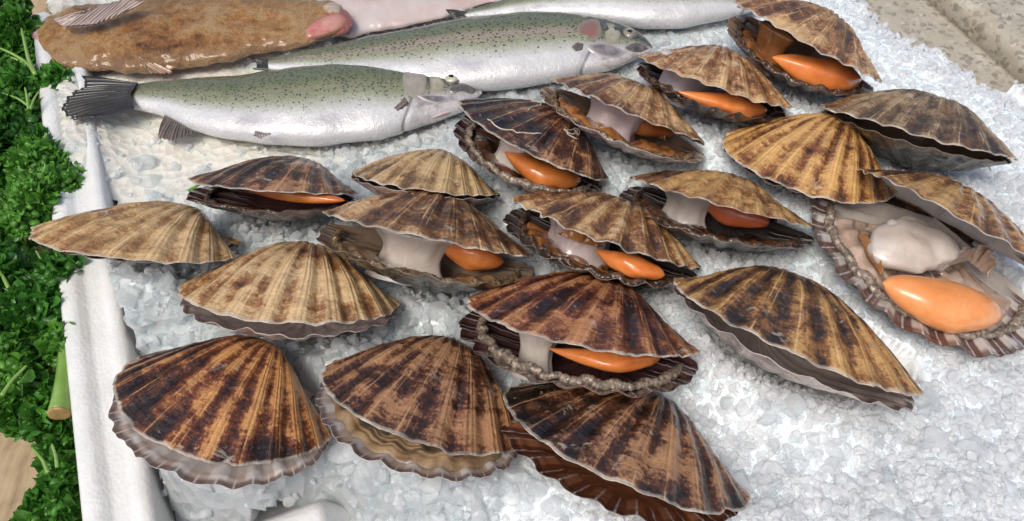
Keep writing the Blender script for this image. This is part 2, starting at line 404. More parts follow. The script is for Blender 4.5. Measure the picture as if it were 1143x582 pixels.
def frill(name, o, pts, hpx, mat, zl=-.02, seed=0., ruff=.35):
    """ruffled membrane standing along a line of points"""
    P = np.array([local_at(o, *p, zl) for p in pts]); m = 60
    q = np.linspace(0, len(P)-1, m); P = np.stack([np.interp(q, np.arange(len(P)), P[:, i]) for i in range(3)], -1)
    d = np.linalg.norm(o.A@P[0]+o.T-np.array([0, 0, CH])); hh = hpx*d/F
    nv = 12; t = np.linspace(0, 1, nv)
    env = np.clip(np.minimum(np.arange(m), np.arange(m)[::-1])/9, .1, 1)
    G = np.zeros((m, nv, 3))
    for j in range(nv):
        off = vnoise(np.arange(m)*.32, t[j]*2, 0, seed)*ruff*hh*t[j]
        G[:, j] = P+np.stack([off*.6, off, hh*t[j]*env*(1+.25*vnoise(np.arange(m)*.25, 0, 0, seed+3))], -1)
    N = gridnormals(G)*hh*.05
    V = np.concatenate([(G+N).reshape(-1, 3), (G-N).reshape(-1, 3)]); a = m*nv
    f = [gridfaces(m, nv), gridfaces(m, nv, base=a, flip=True)]
    i = np.arange(m-1); f.append(np.stack([i*nv+nv-1, (i+1)*nv+nv-1, a+(i+1)*nv+nv-1, a+i*nv+nv-1], -1))
    return mesh(name, V, np.concatenate(f), M[mat], o.root)

POSE = dict(
 S1=[-0.13776,0.23906,0.01214,-0.33279,0.50636,0.1262,0.09422,0.30211,0.16052,1.06353,0.98922],
 S2=[-0.03788,0.2372,0.01082,-0.20399,0.6535,0.18464,0.10566,0.27932,0.15069,0.92896,0.98359],
 S3=[0.07545,0.20993,0.01022,-0.6124,0.6857,-0.09898,0.10998,0.21027,0.12762,1.03746,0.96799],
 S4=[0.05811,0.27669,0.01195,-0.60176,0.60867,-0.24343,0.10827,0.24049,0.1937,1.05869,1.0157],
 S5=[0.1518,0.28487,0.01312,-0.04185,0.64188,0.36736,0.1154,0.23496,0.06873,1.08474,0.99882],
 S6=[0.27183,0.35126,0.01524,-0.52895,0.29566,0.16379,0.10716,0.21803,0.50274,0.99977,1.19],
 S7=[0.22305,0.41545,0.01394,-0.77471,0.38831,-0.14588,0.10412,0.25626,0.01813,0.96586,0.98],
 S8=[0.29333,0.43303,0.01284,-0.79469,0.56481,-0.23192,0.10767,0.22956,0.03802,1.03067,0.95219],
 S9=[0.23573,0.52487,0.01401,-0.70342,0.38579,0.07357,0.10565,0.23513,0.24343,1.01471,0.95202],
 S10=[0.14865,0.48999,0.01251,-0.26897,0.49325,0.15007,0.09868,0.22969,0.1292,1.00661,0.97045],
 S11=[0.08845,0.45302,0.01084,-0.37981,0.58137,0.14539,0.09745,0.20987,0.16342,1.02035,1.05586],
 S12=[0.03391,0.42438,0.01247,-0.61233,0.47082,0.09164,0.09964,0.22025,0.2417,0.9678,0.96224],
 S13=[0.14503,0.3687,0.01067,-0.58117,0.58777,-0.1468,0.09578,0.179,0.18726,1.04738,1.06226],
 S14=[0.0697,0.34517,0.00978,-0.49192,0.62978,-0.02185,0.10048,0.20469,0.17503,1.0474,1.00196],
 S15=[-0.0467,0.34077,0.00946,-0.08768,0.71738,0.14345,0.10517,0.25485,0.17731,1.05443,1.02384],
 S16=[-0.04267,0.3884,0.00944,-0.41147,0.72737,-0.13747,0.08645,0.23274,0.02658,0.96601,0.99868],
 S17=[-0.13095,0.38365,0.01106,-0.48579,0.63554,-0.25122,0.09278,0.19056,0.11745,1.00532,1.01393],
 S18=[-0.19129,0.3335,0.02117,-0.64222,0.68152,-0.30787,0.10258,0.20251,0.01887,1.05391,0.93],
 S19=[-0.12331,0.30658,0.00992,-0.02559,0.67336,0.08671,0.10309,0.26577,0.06976,1.03727,0.98458])
# pigments
TAN = ((.62, .41, .19), (.36, .17, .055), (.07, .028, .012))
OCH = ((.56, .33, .11), (.28, .115, .030), (.035, .015, .007))
AMB = ((.54, .27, .085), (.19, .058, .016), (.016, .007, .005))
DRK = ((.42, .22, .095), (.11, .038, .014), (.009, .0055, .0045))
RED = ((.48, .22, .085), (.19, .056, .020), (.022, .009, .007))
def om(n, pal, amt, seed, stripe=.5): return shell_mat('shell_'+n, *pal, amt, seed, stripe)
lil = inner_mat('lilac_inner', (.84, .79, .76), (.44, .30, .22), (.10, .05, .04), 1., .62, .86)
pnk = inner_mat('pink_inner', (.84, .74, .70), (.58, .42, .38), (.30, .18, .15), 2., .5, .9)
mar = inner_mat('maroon_inner', (.12, .055, .05), (.035, .012, .014), (.05, .02, .02), 3., .8, .55)
rbr = inner_mat('red_brown_inner', (.42, .17, .08), (.15, .04, .022), (.05, .02, .015), 4., .8, .6)
crm = inner_mat('cream_inner', (.66, .60, .54), (.10, .035, .03), (.10, .05, .04), 5., .9, .78)
blk = inner_mat('black_inner', (.10, .08, .075), (.02, .014, .014), (.05, .03, .025), 6., .8, .5)
tani = inner_mat('tan_inner', (.34, .24, .17), (.16, .08, .05), (.30, .20, .14), 7., .7, .7)
brl = inner_mat('brown_lilac_inner', (.66, .56, .51), (.30, .19, .15), (.12, .06, .05), 8., .55, .6)
lo_dark = shell_mat('lower_dark', (.26, .15, .08), (.09, .042, .022), (.016, .010, .009), .55, 71., .5, (.16, .10, .08))
lo_pale = shell_mat('lower_pale', (.66, .56, .50), (.44, .33, .28), (.16, .09, .07), .40, 72., .6, (.50, .40, .36))
lo_moss = shell_mat('lower_moss', (.24, .19, .12), (.07, .05, .03), (.012, .010, .009), .6, 73., .3, (.22, .17, .13))

o = scallop(POSE['S1'], 'closed brown and amber scallop at the tray corner with a broad lilac white lower lip', om('front_brown', AMB, .60, 11., .9), lil, lo_pale, lil, 11., .011, -.045, mantle=None)
o = scallop(POSE['S2'], 'dark brown scallop with black ribs and pale fluted lip, middle of the front three', om('mid_black', DRK, .50, 12., .7), lil, lo_pale, lil, 12., .011, -.045, mantle=None)
bowl_flesh(o, 'gilltan', -.86, .86, .56, .90, .055, 4., 'mantle')
o = scallop(POSE['S3'], 'dark streaked scallop nearest the camera with red brown lower lip', om('front_dark', DRK, .62, 13., .9), rbr, lo_dark, rbr, 13., .011, -.04, mantle=None)
o = scallop(POSE['S4'], 'open red brown scallop with maroon lower shell, above the nearest dark one', om('red_open', RED, .50, 14., .9), mar, lo_dark, mar, 14., .011, -.02, mantle='mantle_grey', mr=.022)
roe(o, (612, 389), (738, 399), 15, 'roe', .03, -.08, .75, .6)
muscle(o, (600, 380), 14, 'muscle', 0., .06)
o = scallop(POSE['S5'], 'large closed golden brown scallop alone at the right over bare ice', om('golden', ((.56, .33, .11), (.28, .125, .034), (.022, .011, .007)), .52, 15., 1.), brl, lo_pale, brl, 15., .011, -.030, mantle=None)
o = scallop(POSE['S6'], 'wide open scallop at the right edge with bare white muscle and big pale orange roe', om('right_brown', OCH, .55, 16., .5), crm, lo_dark, crm, 16., .012, -.01, .16, 'mantle_grey', .023)
bean_mesh('roe', local_at(o, 985, 316, .07), local_at(o, 1116, 352, .07), .0155, M['roe_pale'], o, -.06, .8, .78, seed=3., lump=.10)
bean_mesh('adductor_muscle', local_at(o, 974, 284, .05), local_at(o, 1070, 280, .06), .019, M['muscle'], o, .08, .62, .9, seed=4., lump=.30)
bean_mesh('membrane', local_at(o, 985, 266, .08), local_at(o, 1046, 262, .09), .011, M['muscle'], o, .1, .5, .8, seed=9., lump=.35)
bowl_flesh(o, 'membrane', -.72, .85, .30, .80, .05, 2.)
frill('gill', o, [(958, 262), (968, 284), (984, 308)], 9, 'gill', .0, 2., .2)
frill('membrane', o, [(1045, 300), (1080, 290), (1105, 310)], 22, 'membrane', .03, 5.)
o = scallop(POSE['S7'], 'closed ochre fan scallop with bold pale ribs, below the dark olive one', om('ochre_fan', OCH, .34, 17., 1.), tani, lo_dark, tani, 17., .012, .0, .12, mantle=None)
o = scallop(POSE['S8'], 'closed dark olive brown scallop at upper right beside the stone counter', om('olive_dark', ((.36, .25, .13), (.15, .085, .036), (.022, .013, .009)), .58, 18., .3), tani, lo_moss, tani, 18., .011, .0, mantle=None)
o = scallop(POSE['S9'], 'open tan scallop at the top edge with large orange roe pointing to the counter', om('tan_top', TAN, .56, 19., .3), tani, lo_dark, tani, 19., .015, .0, .2, 'mantle_dark', .018)
roe(o, (862, 64), (960, 90), 20, 'roe', .02, -.05, .8, .75)
muscle(o, (864, 48), 12, 'gill', .0, .09)
bowl_flesh(o, 'gill')
o = scallop(POSE['S10'], 'open tan scallop touching the nose of the large spotted trout', om('tan_far', TAN, .48, 20., .3), tani, lo_dark, mar, 20., .014, .0, .2, 'mantle_dark', .018)
roe(o, (756, 102), (856, 124), 14, 'roe', .01, -.05, .8, .6)
muscle(o, (770, 84), 21, 'muscle_pink', .06, .10)
bowl_flesh(o, 'gilldark')
o = scallop(POSE['S11'], 'open tan scallop with amber brown insides and a white lower rim', om('tan_mid', TAN, .50, 21., .4), tani, lo_pale, tani, 21., .012, .0, .2, 'mantle', .018)
roe(o, (664, 122), (752, 150), 13, 'roe_brown', .01, -.05, .8, .8)
muscle(o, (688, 122), 21, 'muscle_pink', .07, .09)
bowl_flesh(o, 'gill', lift=.08)
frill('gill', o, [(662, 120), (690, 135), (720, 148), (745, 158)], 14, 'gill', -.03, 3.)
o = scallop(POSE['S12'], 'open dark brown scallop with white worm tracks just below the trout heads', om('dark_worm', DRK, .64, 22., .3), mar, lo_dark, mar, 22., .008, .0, .2, 'mantle_grey', .020)
roe(o, (563, 170), (648, 203), 18, 'roe_brown', .02, -.08, .8, .75)
muscle(o, (572, 164), 13, 'muscle', .04, .06)
bowl_flesh(o, 'gilldark')
S12 = o
o = scallop(POSE['S13'], 'open scallop with black mossy lower shell, white muscle and red orange roe', om('tan_dark', OCH, .52, 23., .3), blk, lo_moss, blk, 23., .013, .0, .2, 'mantle_dark', .018)
roe(o, (785, 215), (858, 250), 20, 'roe_red', .02, -.10, .8, .7)
muscle(o, (768, 226), 19, 'muscle', .0, .08)
bowl_flesh(o, 'gilldark')
o = scallop(POSE['S14'], 'open wavy tan scallop with exposed lilac flesh and orange roe at the very centre', om('tan_wavy', TAN, .47, 24., .5), blk, lo_moss, blk, 24., .022, .0, .2, 'mantle_dark', .018)
roe(o, (664, 279), (742, 308), 15, 'roe', .03, -.06, .8, .65)
muscle(o, (652, 252), 26, 'muscle_pink', .05, .09)
bowl_flesh(o, 'gill')
frill('gill', o, [(625, 262), (645, 270), (668, 276)], 16, 'gill', .0, 4.)
o = scallop(POSE['S15'], 'open tan scallop with dark top patch, grey muscle and orange roe left of centre', om('tan_patch', TAN, .58, 25., .3), blk, lo_moss, tani, 25., .011, .0, .22, 'mantle', .020)
roe(o, (488, 274), (562, 293), 18, 'roe', .02, -.05, .85, .8)
muscle(o, (462, 275), 24, 'muscle', .0, .08)
bowl_flesh(o, 'gilltan', lift=.06)
o = scallop(POSE['S16'], 'small closed ochre scallop with pale ribs below the silver trout belly', om('ochre_small', ((.54, .37, .17), (.30, .17, .062), (.07, .04, .02)), .40, 26., 1.), tani, lo_pale, tani, 26., .014, .0, mantle=None)
o = scallop(POSE['S17'], 'dark brown scallop open by a slit of orange roe below the silver trout', om('dark_slit', DRK, .60, 27., .5), mar, lo_dark, mar, 27., .009, .0, .2, 'mantle_dark', .016)
roe(o, (262, 208), (385, 224), 9, 'roe_brown', .045, -.03, .7, .6)
o = scallop(POSE['S18'], 'smooth pale tan scallop resting over the left tray edge beside the parsley', om('pale_left', ((.66, .44, .20), (.46, .26, .085), (.19, .085, .030)), .30, 28., .6), tani, lo_dark, tani, 28., .013, .0, .10, mantle=None)
o = scallop(POSE['S19'], 'closed tan ribbed scallop with pinkish lower lip above the front corner scallop', om('tan_ribbed', ((.62, .43, .21), (.38, .19, .065), (.09, .04, .016)), .46, 29., .8), pnk, lo_pale, pnk, 29., .014, -.02, mantle=None)

# worm tubes wandering over the dark scallop
def shell_point(o, u, t):
    nu, nt = o.Gu.shape[:2]
    i = int(np.clip((u+1)/2*(nu-1), 0, nu-1)); j = int(np.clip((1-(1-t)**(1/1.5))*(nt-1), 0, nt-1))
    return o.Gu[i, j]
for k, (u0, t0) in enumerate([(.30, .62), (.42, .55), (.18, .78), (-.45, .50)]):
    pts = []; u, t, a = u0, t0, k*1.7
    for q in range(16):
        pts.append(shell_point(S12, u, t)+np.array([0, 0, .0004])); a += rng.normal(0, .7); u += .035*math.cos(a); t = min(.93, max(.2, t+.035*math.sin(a)))
    v, f4, f3 = tube_arrays(pts, .00045, 6); mesh('worm_tube', v, [f4, f3], M['worm'], S12.root)
# threads of weed clinging to shells
def weed(o, p, ang, lenpx, seed):
    r = np.random.default_rng(seed); P = (at(*p, .012)-o.T)@o.A; parts = []
    def walk(P, a, n, st, depth):
        pts = [P]
        for q in range(n):
            a += r.normal(0, .35); w = np.array([math.cos(a)*st, math.sin(a)*st, r.normal(.15, .3)*st])
            pts.append(pts[-1]+w@o.A)
            if depth and q in (3, 5): walk(pts[-1], a+r.choice([-.8, .8]), 4, st, 0)
        parts.append(tube_arrays(pts, np.linspace(.0004, .0002, len(pts)), 5))
    walk(P, ang, 8, lenpx/F*.6/8, 1)
    V, f = merge(parts); mesh('weed_thread', V, f, M['weed'], o.root)
S = {k: s for k, s in zip(POSE, SCALLOPS)}
weed(S['S8'], (1040, 170), -1.9, 30, 1); weed(S['S8'], (1090, 176), -1.2, 22, 2); weed(S['S8'], (1003, 158), -1.3, 18, 3)
weed(S['S5'], (798, 366), -2.2, 24, 4); weed(S['S5'], (876, 415), -1.7, 18, 5)
weed(S['S13'], (868, 285), -1.6, 16, 6); weed(S['S17'], (330, 236), -1.5, 18, 7); weed(S['S7'], (972, 228), -1.5, 16, 8)

# ------------------------------------------------------------------ fish
def interp_line(pts, x):
    p = np.array(pts, float); return np.interp(x, p[:, 0], p[:, 1])
class Fish: pass
def fish_body(root, top, bot, mat, thick=.5, zoff=0., shrink=.87, n=170, k=80, x0=None, x1=None, lump=.0006, lseed=1., gill=0.):
    x0 = x0 if x0 is not None else max(top[0][0], bot[0][0]); x1 = x1 if x1 is not None else min(top[-1][0], bot[-1][0])
    q = np.linspace(0, 1, n); q = .5-.5*np.cos(q*np.pi*.98+.02); q = (q-q[0])/(q[-1]-q[0])
    xs = x0+(x1-x0)*q
    yt, yb = interp_line(top, xs), interp_line(bot, xs)
    for a in (yt, yb):
        a[1:-1] = np.convolve(np.pad(a, 2, mode='edge'), [.1, .2, .4, .2, .1], 'valid')[1:-1]
    PT = np.array([at(x, y, .02) for x, y in zip(xs, yt)]); PB = np.array([at(x, y, .02) for x, y in zip(xs, yb)])
    C = (PT+PB)/2; Hh = (PT-PB)/2*shrink; hl = np.linalg.norm(Hh, axis=1)
    zc = np.max(hl)*thick*.80+zoff
    # keep the outline in place when the axis is lifted
    for i in range(n):
        pxl = (proj(PT[i])+proj(PB[i]))/2; C[i] = at(pxl[0], pxl[1], zc)
    a = np.arange(k)*2*np.pi/k
    ht = hl*thick
    ca, sa = np.cos(a), np.sin(a)
    V = C[:, None]+Hh[:, None]*ca[None, :, None]+(ht[:, None]*np.sign(sa)*np.abs(sa)**.92)[..., None]*np.array([0, 0, 1.])
    nr_ = V-C[:, None]; nr_ /= np.maximum(np.linalg.norm(nr_, axis=2, keepdims=True), 1e-6)
    dd = lump*fbm(V[..., 0]*70, V[..., 1]*70, V[..., 2]*70, lseed, 4)
    if gill:
        ug = gill+.035*(1-ca**2)[None]; dd = dd-.0011*np.exp(-((q[:, None]-ug)/.006)**2)-.0007*np.exp(-((q[:, None]-ug-.045)/.005)**2)*(np.abs(ca)[None] < .8)
    V = V+nr_*(dd*np.clip(np.minimum(q, 1-q)*12, 0, 1)[:, None])[..., None]
    i = np.arange(n-1)[:, None]; j = np.arange(k)[None]
    f = np.stack([i*k+j, (i+1)*k+j, (i+1)*k+(j+1) % k, i*k+(j+1) % k], -1).reshape(-1, 4)
    uv = np.stack([np.broadcast_to(q[:, None], (n, k)), np.broadcast_to(ca[None]*.5+.5, (n, k))], -1).reshape(-1, 2)
    nV = n*k; Vv = np.vstack([V.reshape(-1, 3), C[:1], C[-1:]]); uv = np.vstack([uv, [[0, .5], [1, .5]]])
    jj = np.arange(k)
    tri = np.vstack([np.stack([jj*0+nV, jj, (jj+1) % k], -1), np.stack([jj*0+nV+1, (n-1)*k+(jj+1) % k, (n-1)*k+jj], -1)])
    loc = np.array(root.location)
    me = mesh('body', Vv-loc, [f, tri], mat, root, uv)
    F_ = Fish(); F_.V, F_.q, F_.a, F_.C, F_.Hh, F_.ht, F_.root, F_.loc, F_.n, F_.k = V, q, a, C, Hh, ht, root, loc, n, k
    # rest the body on the ice: nothing else to do, axis height follows from its thickness
    return F_
def fsurf(fi, u, w, off=0.):
    """point on the upper flank: u along the body, w from belly (-1) to back (1)"""
    i = np.interp(u, fi.q, np.arange(fi.n)); w = np.clip(w, -.999, .999)
    def ip(A): return np.stack([np.interp(i, np.arange(fi.n), A[:, c]) for c in range(3)], -1)
    C, Hh = ip(fi.C), ip(fi.Hh); ht = np.interp(i, np.arange(fi.n), fi.ht)
    sa = np.sqrt(1-w*w)
    P = C+Hh*w[..., None]+(ht*sa**.92)[..., None]*np.array([0, 0, 1.])
    hl = np.linalg.norm(Hh, axis=-1, keepdims=True)
    Nn = Hh/np.maximum(hl, 1e-6)*(w/np.maximum(hl[..., 0], 1e-6))[..., None]+np.array([0, 0, 1.])*(sa/np.maximum(ht, 1e-6))[..., None]
    Nn /= np.linalg.norm(Nn, axis=-1, keepdims=True)
    return P+Nn*np.asarray(off)[..., None] if np.ndim(off) else P+Nn*off
def find_uw(fi, px, py):
    U, Wd = np.meshgrid(np.linspace(.01, .995, 260), np.linspace(-.98, .98, 160), indexing='ij')
    P = proj(fsurf(fi, U, Wd)); d = (P[..., 0]-px)**2+(P[..., 1]-py)**2
    i = np.unravel_index(np.argmin(d), d.shape); return U[i], Wd[i]
def patch(fi, name, outline_px, mat, height, parent, edge=.0, n=40, m=10):
    """a raised plate lying on the flank, outlined by points (gill cover, jaw, ...)"""
    c = np.mean(outline_px, axis=0); uw0 = np.array(find_uw(fi, *c))
    pts = np.array([find_uw(fi, *p) for p in outline_px]); L = len(pts)
    s = np.arange(n)/n*L
    per = np.vstack([pts, pts[:1]])
    ring = np.stack([np.interp(s, np.arange(L+1), per[:, i]) for i in range(2)], -1)
    for _ in range(3): ring = (np.roll(ring, 1, 0)+2*ring+np.roll(ring, -1, 0))/4
    r = np.linspace(0, 1, m)
    UW = uw0+(ring[:, None]-uw0)*r[None, :, None]
    hgt = height*np.sqrt(np.clip(1-r**4, 0, 1))[None]+edge-.0004*(r[None] > .99)
    P = fsurf(fi, UW[..., 0], UW[..., 1], np.broadcast_to(hgt, UW.shape[:2]))
    f = gridfaces(n, m, wrap=True)
    uv = np.stack([np.broadcast_to(np.arange(n)[:, None]/n, (n, m)), np.broadcast_to(r[None], (n, m))], -1).reshape(-1, 2)
    return mesh(name, P.reshape(-1, 3)-fi.loc, f, mat, parent, uv)
def plate_mat(name, c1, c2, skin, scale=90., rough=.25, lo=.62):
    k = NT(name); u, r = k.uv(); oc = k.objco(1.1); n = k.noise(oc, scale, 4, .6, .3)
    c = k.mix(k.map(n, .35, .65), c1, c2)
    c = k.mix(k.map(k.math('ADD', r, k.math('MULTIPLY', k.math('SUBTRACT', n, .5), .5)), lo, 1.02), c, skin)
    return k.done(k.bsdf(Base__Color=c, Roughness=rough, Normal=k.bump(n, .4, .0006), Coat__Weight=.25, Coat__Roughness=.15))
def fin(name, base, tip, z0, z1, mat, parent, loc, thick=.0012, rays=16, ripple=.0012, nb=64, nt=16, seed=0.):
    """fan of fin rays between a base line and a trailing edge (pixel polylines), a real slab"""
    def rs(p, n):
        p = np.array(p, float); d = np.concatenate([[0], np.cumsum(np.linalg.norm(np.diff(p, axis=0), axis=1))])
        s = np.linspace(0, d[-1], n); return np.stack([np.interp(s, d, p[:, i]) for i in range(2)], -1)
    B, T = rs(base, nb), rs(tip, nb); t = np.linspace(0, 1, nt)
    G = np.zeros((nb, nt, 3)); q = np.arange(nb)/(nb-1)
    rag = 1+.06*vnoise(q*rays*1.3, 0, 0, seed)
    for j in range(nt):
        pp = B+(T-B)*(t[j]*(rag[:, None] if j > nt*.6 else 1))
        z = z0+(z1-z0)*t[j]
        G[:, j] = np.array([at(a, b, z) for a, b in pp])
        G[:, j, 2] += ripple*np.cos(q*2*np.pi*rays)*t[j]**.5+.002*vnoise(q*3, t[j]*2, 0, seed)*t[j]
    N = gridnormals(G); N *= np.sign(N[nb//2, nt//2, 2])
    th = thick*(1-.75*t)[None, :, None]
    V = np.concatenate([(G+N*th/2).reshape(-1, 3), (G-N*th/2).reshape(-1, 3)])-loc; a = nb*nt
    e = nt-1; i = np.arange(nb-1); j = np.arange(nt-1); b_ = (nb-1)*nt
    fs = np.concatenate([gridfaces(nb, nt), gridfaces(nb, nt, base=a, flip=True),
        np.stack([i*nt+e, (i+1)*nt+e, a+(i+1)*nt+e, a+i*nt+e], -1), np.stack([j, j+1, a+j+1, a+j], -1), np.stack([b_+j, b_+j+1, a+b_+j+1, a+b_+j], -1)])
    uv = np.stack([np.broadcast_to(q[:, None], (nb, nt)), np.broadcast_to(t[None], (nb, nt))], -1).reshape(-1, 2)
    return mesh(name, V, fs, mat, parent, np.concatenate([uv, uv]))
def eye(fi, px, py, r, parent, iris=(.62, .60, .42)):
    u, w = find_uw(fi, px, py); P = fsurf(fi, np.array([u]), np.array([w]), 0.)[0]-fi.loc
    Nn = fsurf(fi, np.array([u]), np.array([w]), .001)[0]-fi.loc-P; Nn /= np.linalg.norm(Nn)
    Nn = Nn*.9+np.array([0, -.12, .25]); Nn /= np.linalg.norm(Nn)
    def disc(name, rr, off, dome, mat, par):
        n, m = 28, 8; a = np.arange(n)*2*np.pi/n; t = np.linspace(0, 1, m)
        x = np.cross(Nn, [0, 1., 0]); x /= np.linalg.norm(x); y = np.cross(Nn, x)
        G = P+Nn*off+rr*(np.cos(a)[:, None, None]*x+np.sin(a)[:, None, None]*y)*t[None, :, None]+Nn*(dome*np.sqrt(np.clip(1-t**2, 0, 1)))[None, :, None]
        return mesh(name, G.reshape(-1, 3), gridfaces(n, m, wrap=True), mat, par)
    e = disc('eye', r, .0011, r*.35, flesh_mat('iris', iris, tuple(.6*x for x in iris), 0, .15, 700., 1.), parent)
    disc('eye_socket', r*1.3, .0004, r*.20, M['fish_lip'], parent)
    disc('pupil', r*.52, .0011+r*.12, r*.30, M['pupil'], e)
    return e
def trout_mat(name, seed, dens=1., pink=.3, back=(.20, .22, .12), headstart=.84):
    k = NT(name); u, w = k.uv(); oc = k.objco(seed)
    n = k.noise(oc, 30., 4, .55); ww = k.math('ADD', w, k.math('MULTIPLY', k.math('SUBTRACT', n, .5), .10))
    c = k.ramp(ww, [(.0, (.58, .58, .58)), (.19, (.66, .66, .65)), (.28, (.52, .52, .45)), (.40, (.31, .325, .19)), (.60, (.175, .19, .08)), (.82, tuple(.7*x for x in back)), (1.0, tuple(x*.6 for x in back))])
    band = k.math('MULTIPLY', k.map(k.math('ABSOLUTE', k.math('SUBTRACT', ww, .50)), .14, .0), pink)
    c = k.mix(band, c, (.56, .38, .36))
    # violet-grey smudges low on the belly
    sm = k.math('MULTIPLY', k.map(k.noise(oc, 22., 3, .5), .54, .68), k.map(k.math('ABSOLUTE', k.math('SUBTRACT', w, .14)), .12, .02))
    c = k.mix(k.math('MULTIPLY', sm, .55), c, (.30, .27, .31))
    # head: darker olive top, silver-pink cheek
    hd = k.map(k.math('ADD', u, k.math('MULTIPLY', k.math('SUBTRACT', n, .5), .05)), headstart, headstart+.03)
    hc = k.ramp(ww, [(.0, (.60, .57, .57)), (.22, (.54, .50, .49)), (.32, (.40, .37, .30)), (.44, (.19, .19, .11)), (.56, (.045, .05, .03)), (1., (.03, .035, .025))])
    c = k.mix(hd, c, hc)
    # dark hinge of the gill cover, and mouldy mottling over the head
    wc = k.math('SUBTRACT', k.math('MULTIPLY', w, 2.), 1.)
    ug = k.math('SUBTRACT', u, k.math('ADD', k.math('MULTIPLY', k.math('SUBTRACT', 1., k.math('MULTIPLY', wc, wc)), .035), headstart-.016))
    ln = k.map(k.math('ABSOLUTE', ug), .007, .001)
    c = k.mix(k.math('MULTIPLY', ln, .75), c, (.10, .085, .075))
    hm = k.math('MULTIPLY', k.map(k.noise(oc, 95., 4, .6, .5), .48, .62), hd)
    c = k.mix(k.math('MULTIPLY', hm, .6), c, (.19, .16, .14))
    lat = k.map(k.math('ABSOLUTE', k.math('SUBTRACT', w, k.math('ADD', .46, k.math('MULTIPLY', n, .02)))), .010, .003)
    c = k.mix(k.math('MULTIPLY', lat, k.math('MULTIPLY', .45, k.math('SUBTRACT', 1., hd))), c, (.20, .20, .16))
    # scales
    sc = k.n('TexVoronoi', _feature='F1', Scale=1., Randomness=.55); k.t.links.new(k.vec(k.math('MULTIPLY', u, 150.), k.math('MULTIPLY', w, 46.), 0.), sc.inputs['Vector'])
    sd = sc.outputs['Distance']
    c = k.mix(k.math('MULTIPLY', k.map(sd, .40, .70), k.math('MULTIPLY', k.map(w, .16, .36), .30)), c, (.12, .13, .10))
    # dark spots on the upper half
    vo = k.n('TexVoronoi', _feature='F1', Scale=1., Randomness=1.); k.t.links.new(k.vec(k.math('MULTIPLY', u, 104.*dens), k.math('MULTIPLY', w, 31.*dens), seed), vo.inputs['Vector'])
    spt = k.math('MULTIPLY', k.map(vo.outputs['Distance'], .36, .27), k.map(k.math('ADD', w, k.math('MULTIPLY', vo.outputs['Color'], .34)), .46, .58))
    c = k.mix(k.math('MULTIPLY', spt, .95), c, (.022, .024, .018))
    b = k.bump(sd, .30, .0004); b = k.bump(k.noise(oc, 230., 5, .7), .5, .0014, b)
    r_ = k.map(k.noise(oc, 150., 3, .6), .35, .65, .16, .42)
    p = k.bsdf(Base__Color=c, Roughness=r_, Normal=b, Metallic=.10, Coat__Weight=.6, Coat__Roughness=.07, Specular__IOR__Level=.6)
    return k.done(p)
def simple(name, c1, c2, scale, rough=.3, coat=.5, bumpd=.001, met=0.):
    k = NT(name); oc = k.objco(1.7); n = k.noise(oc, scale, 5, .6, .2)
    p = k.bsdf(Base__Color=k.mix(k.map(n, .35, .65), c1, c2), Roughness=rough, Normal=k.bump(n, .5, bumpd), Coat__Weight=coat, Coat__Roughness=.1, Metallic=met)
    return k.done(p)
def fin_mat(name, c1, c2, rays):
    k = NT(name); u, t = k.uv(); oc = k.objco(.4)
    r = k.math('COSINE', k.math('MULTIPLY', u, 2*math.pi*rays*2)); n = k.noise(oc, 90., 4, .6)
    c = k.mix(k.map(k.math('ADD', k.math('MULTIPLY', r, .3), n), .2, .9), c1, c2)
    p = k.bsdf(Base__Color=c, Roughness=.3, Normal=k.bump(k.math('ADD', r, n), .5, .0007), Coat__Weight=.6, Coat__Roughness=.1)
    return k.done(p)
M['pupil'] = simple('pupil', (.004, .004, .005), (.008, .008, .01), 50., .08, 1.)
M['fish_lip'] = plate_mat('dark_lip', (.06, .06, .055), (.20, .18, .17), (.30, .28, .26), 160., .25, .80)
M['jaw'] = plate_mat('grey_jaw', (.26, .235, .245), (.10, .09, .095), (.50, .47, .47), 120., .25, .55)
M['gillplate'] = plate_mat('gill_plate', (.42, .36, .33), (.28, .25, .20), (.25, .25, .18), 90., .2, .40)
M['gillolive'] = plate_mat('gill_plate_olive', (.30, .28, .19), (.44, .41, .33), (.24, .23, .16), 120., .2, .45)
M['gillred'] = plate_mat('red_gill_plate', (.30, .12, .10), (.22, .14, .11), (.26, .25, .19), 110., .2, .50)
M['throat'] = plate_mat('pink_throat', (.58, .25, .22), (.62, .42, .38), (.62, .58, .57), 90., .25, .5)
M['tailfin'] = fin_mat('dark_tail', (.008, .008, .007), (.06, .055, .045), 18)
M['finpale'] = fin_mat('pale_fin', (.22, .17, .16), (.50, .42, .40), 10)
M['findark'] = fin_mat('brown_fin', (.07, .06, .05), (.26, .20, .17), 12)

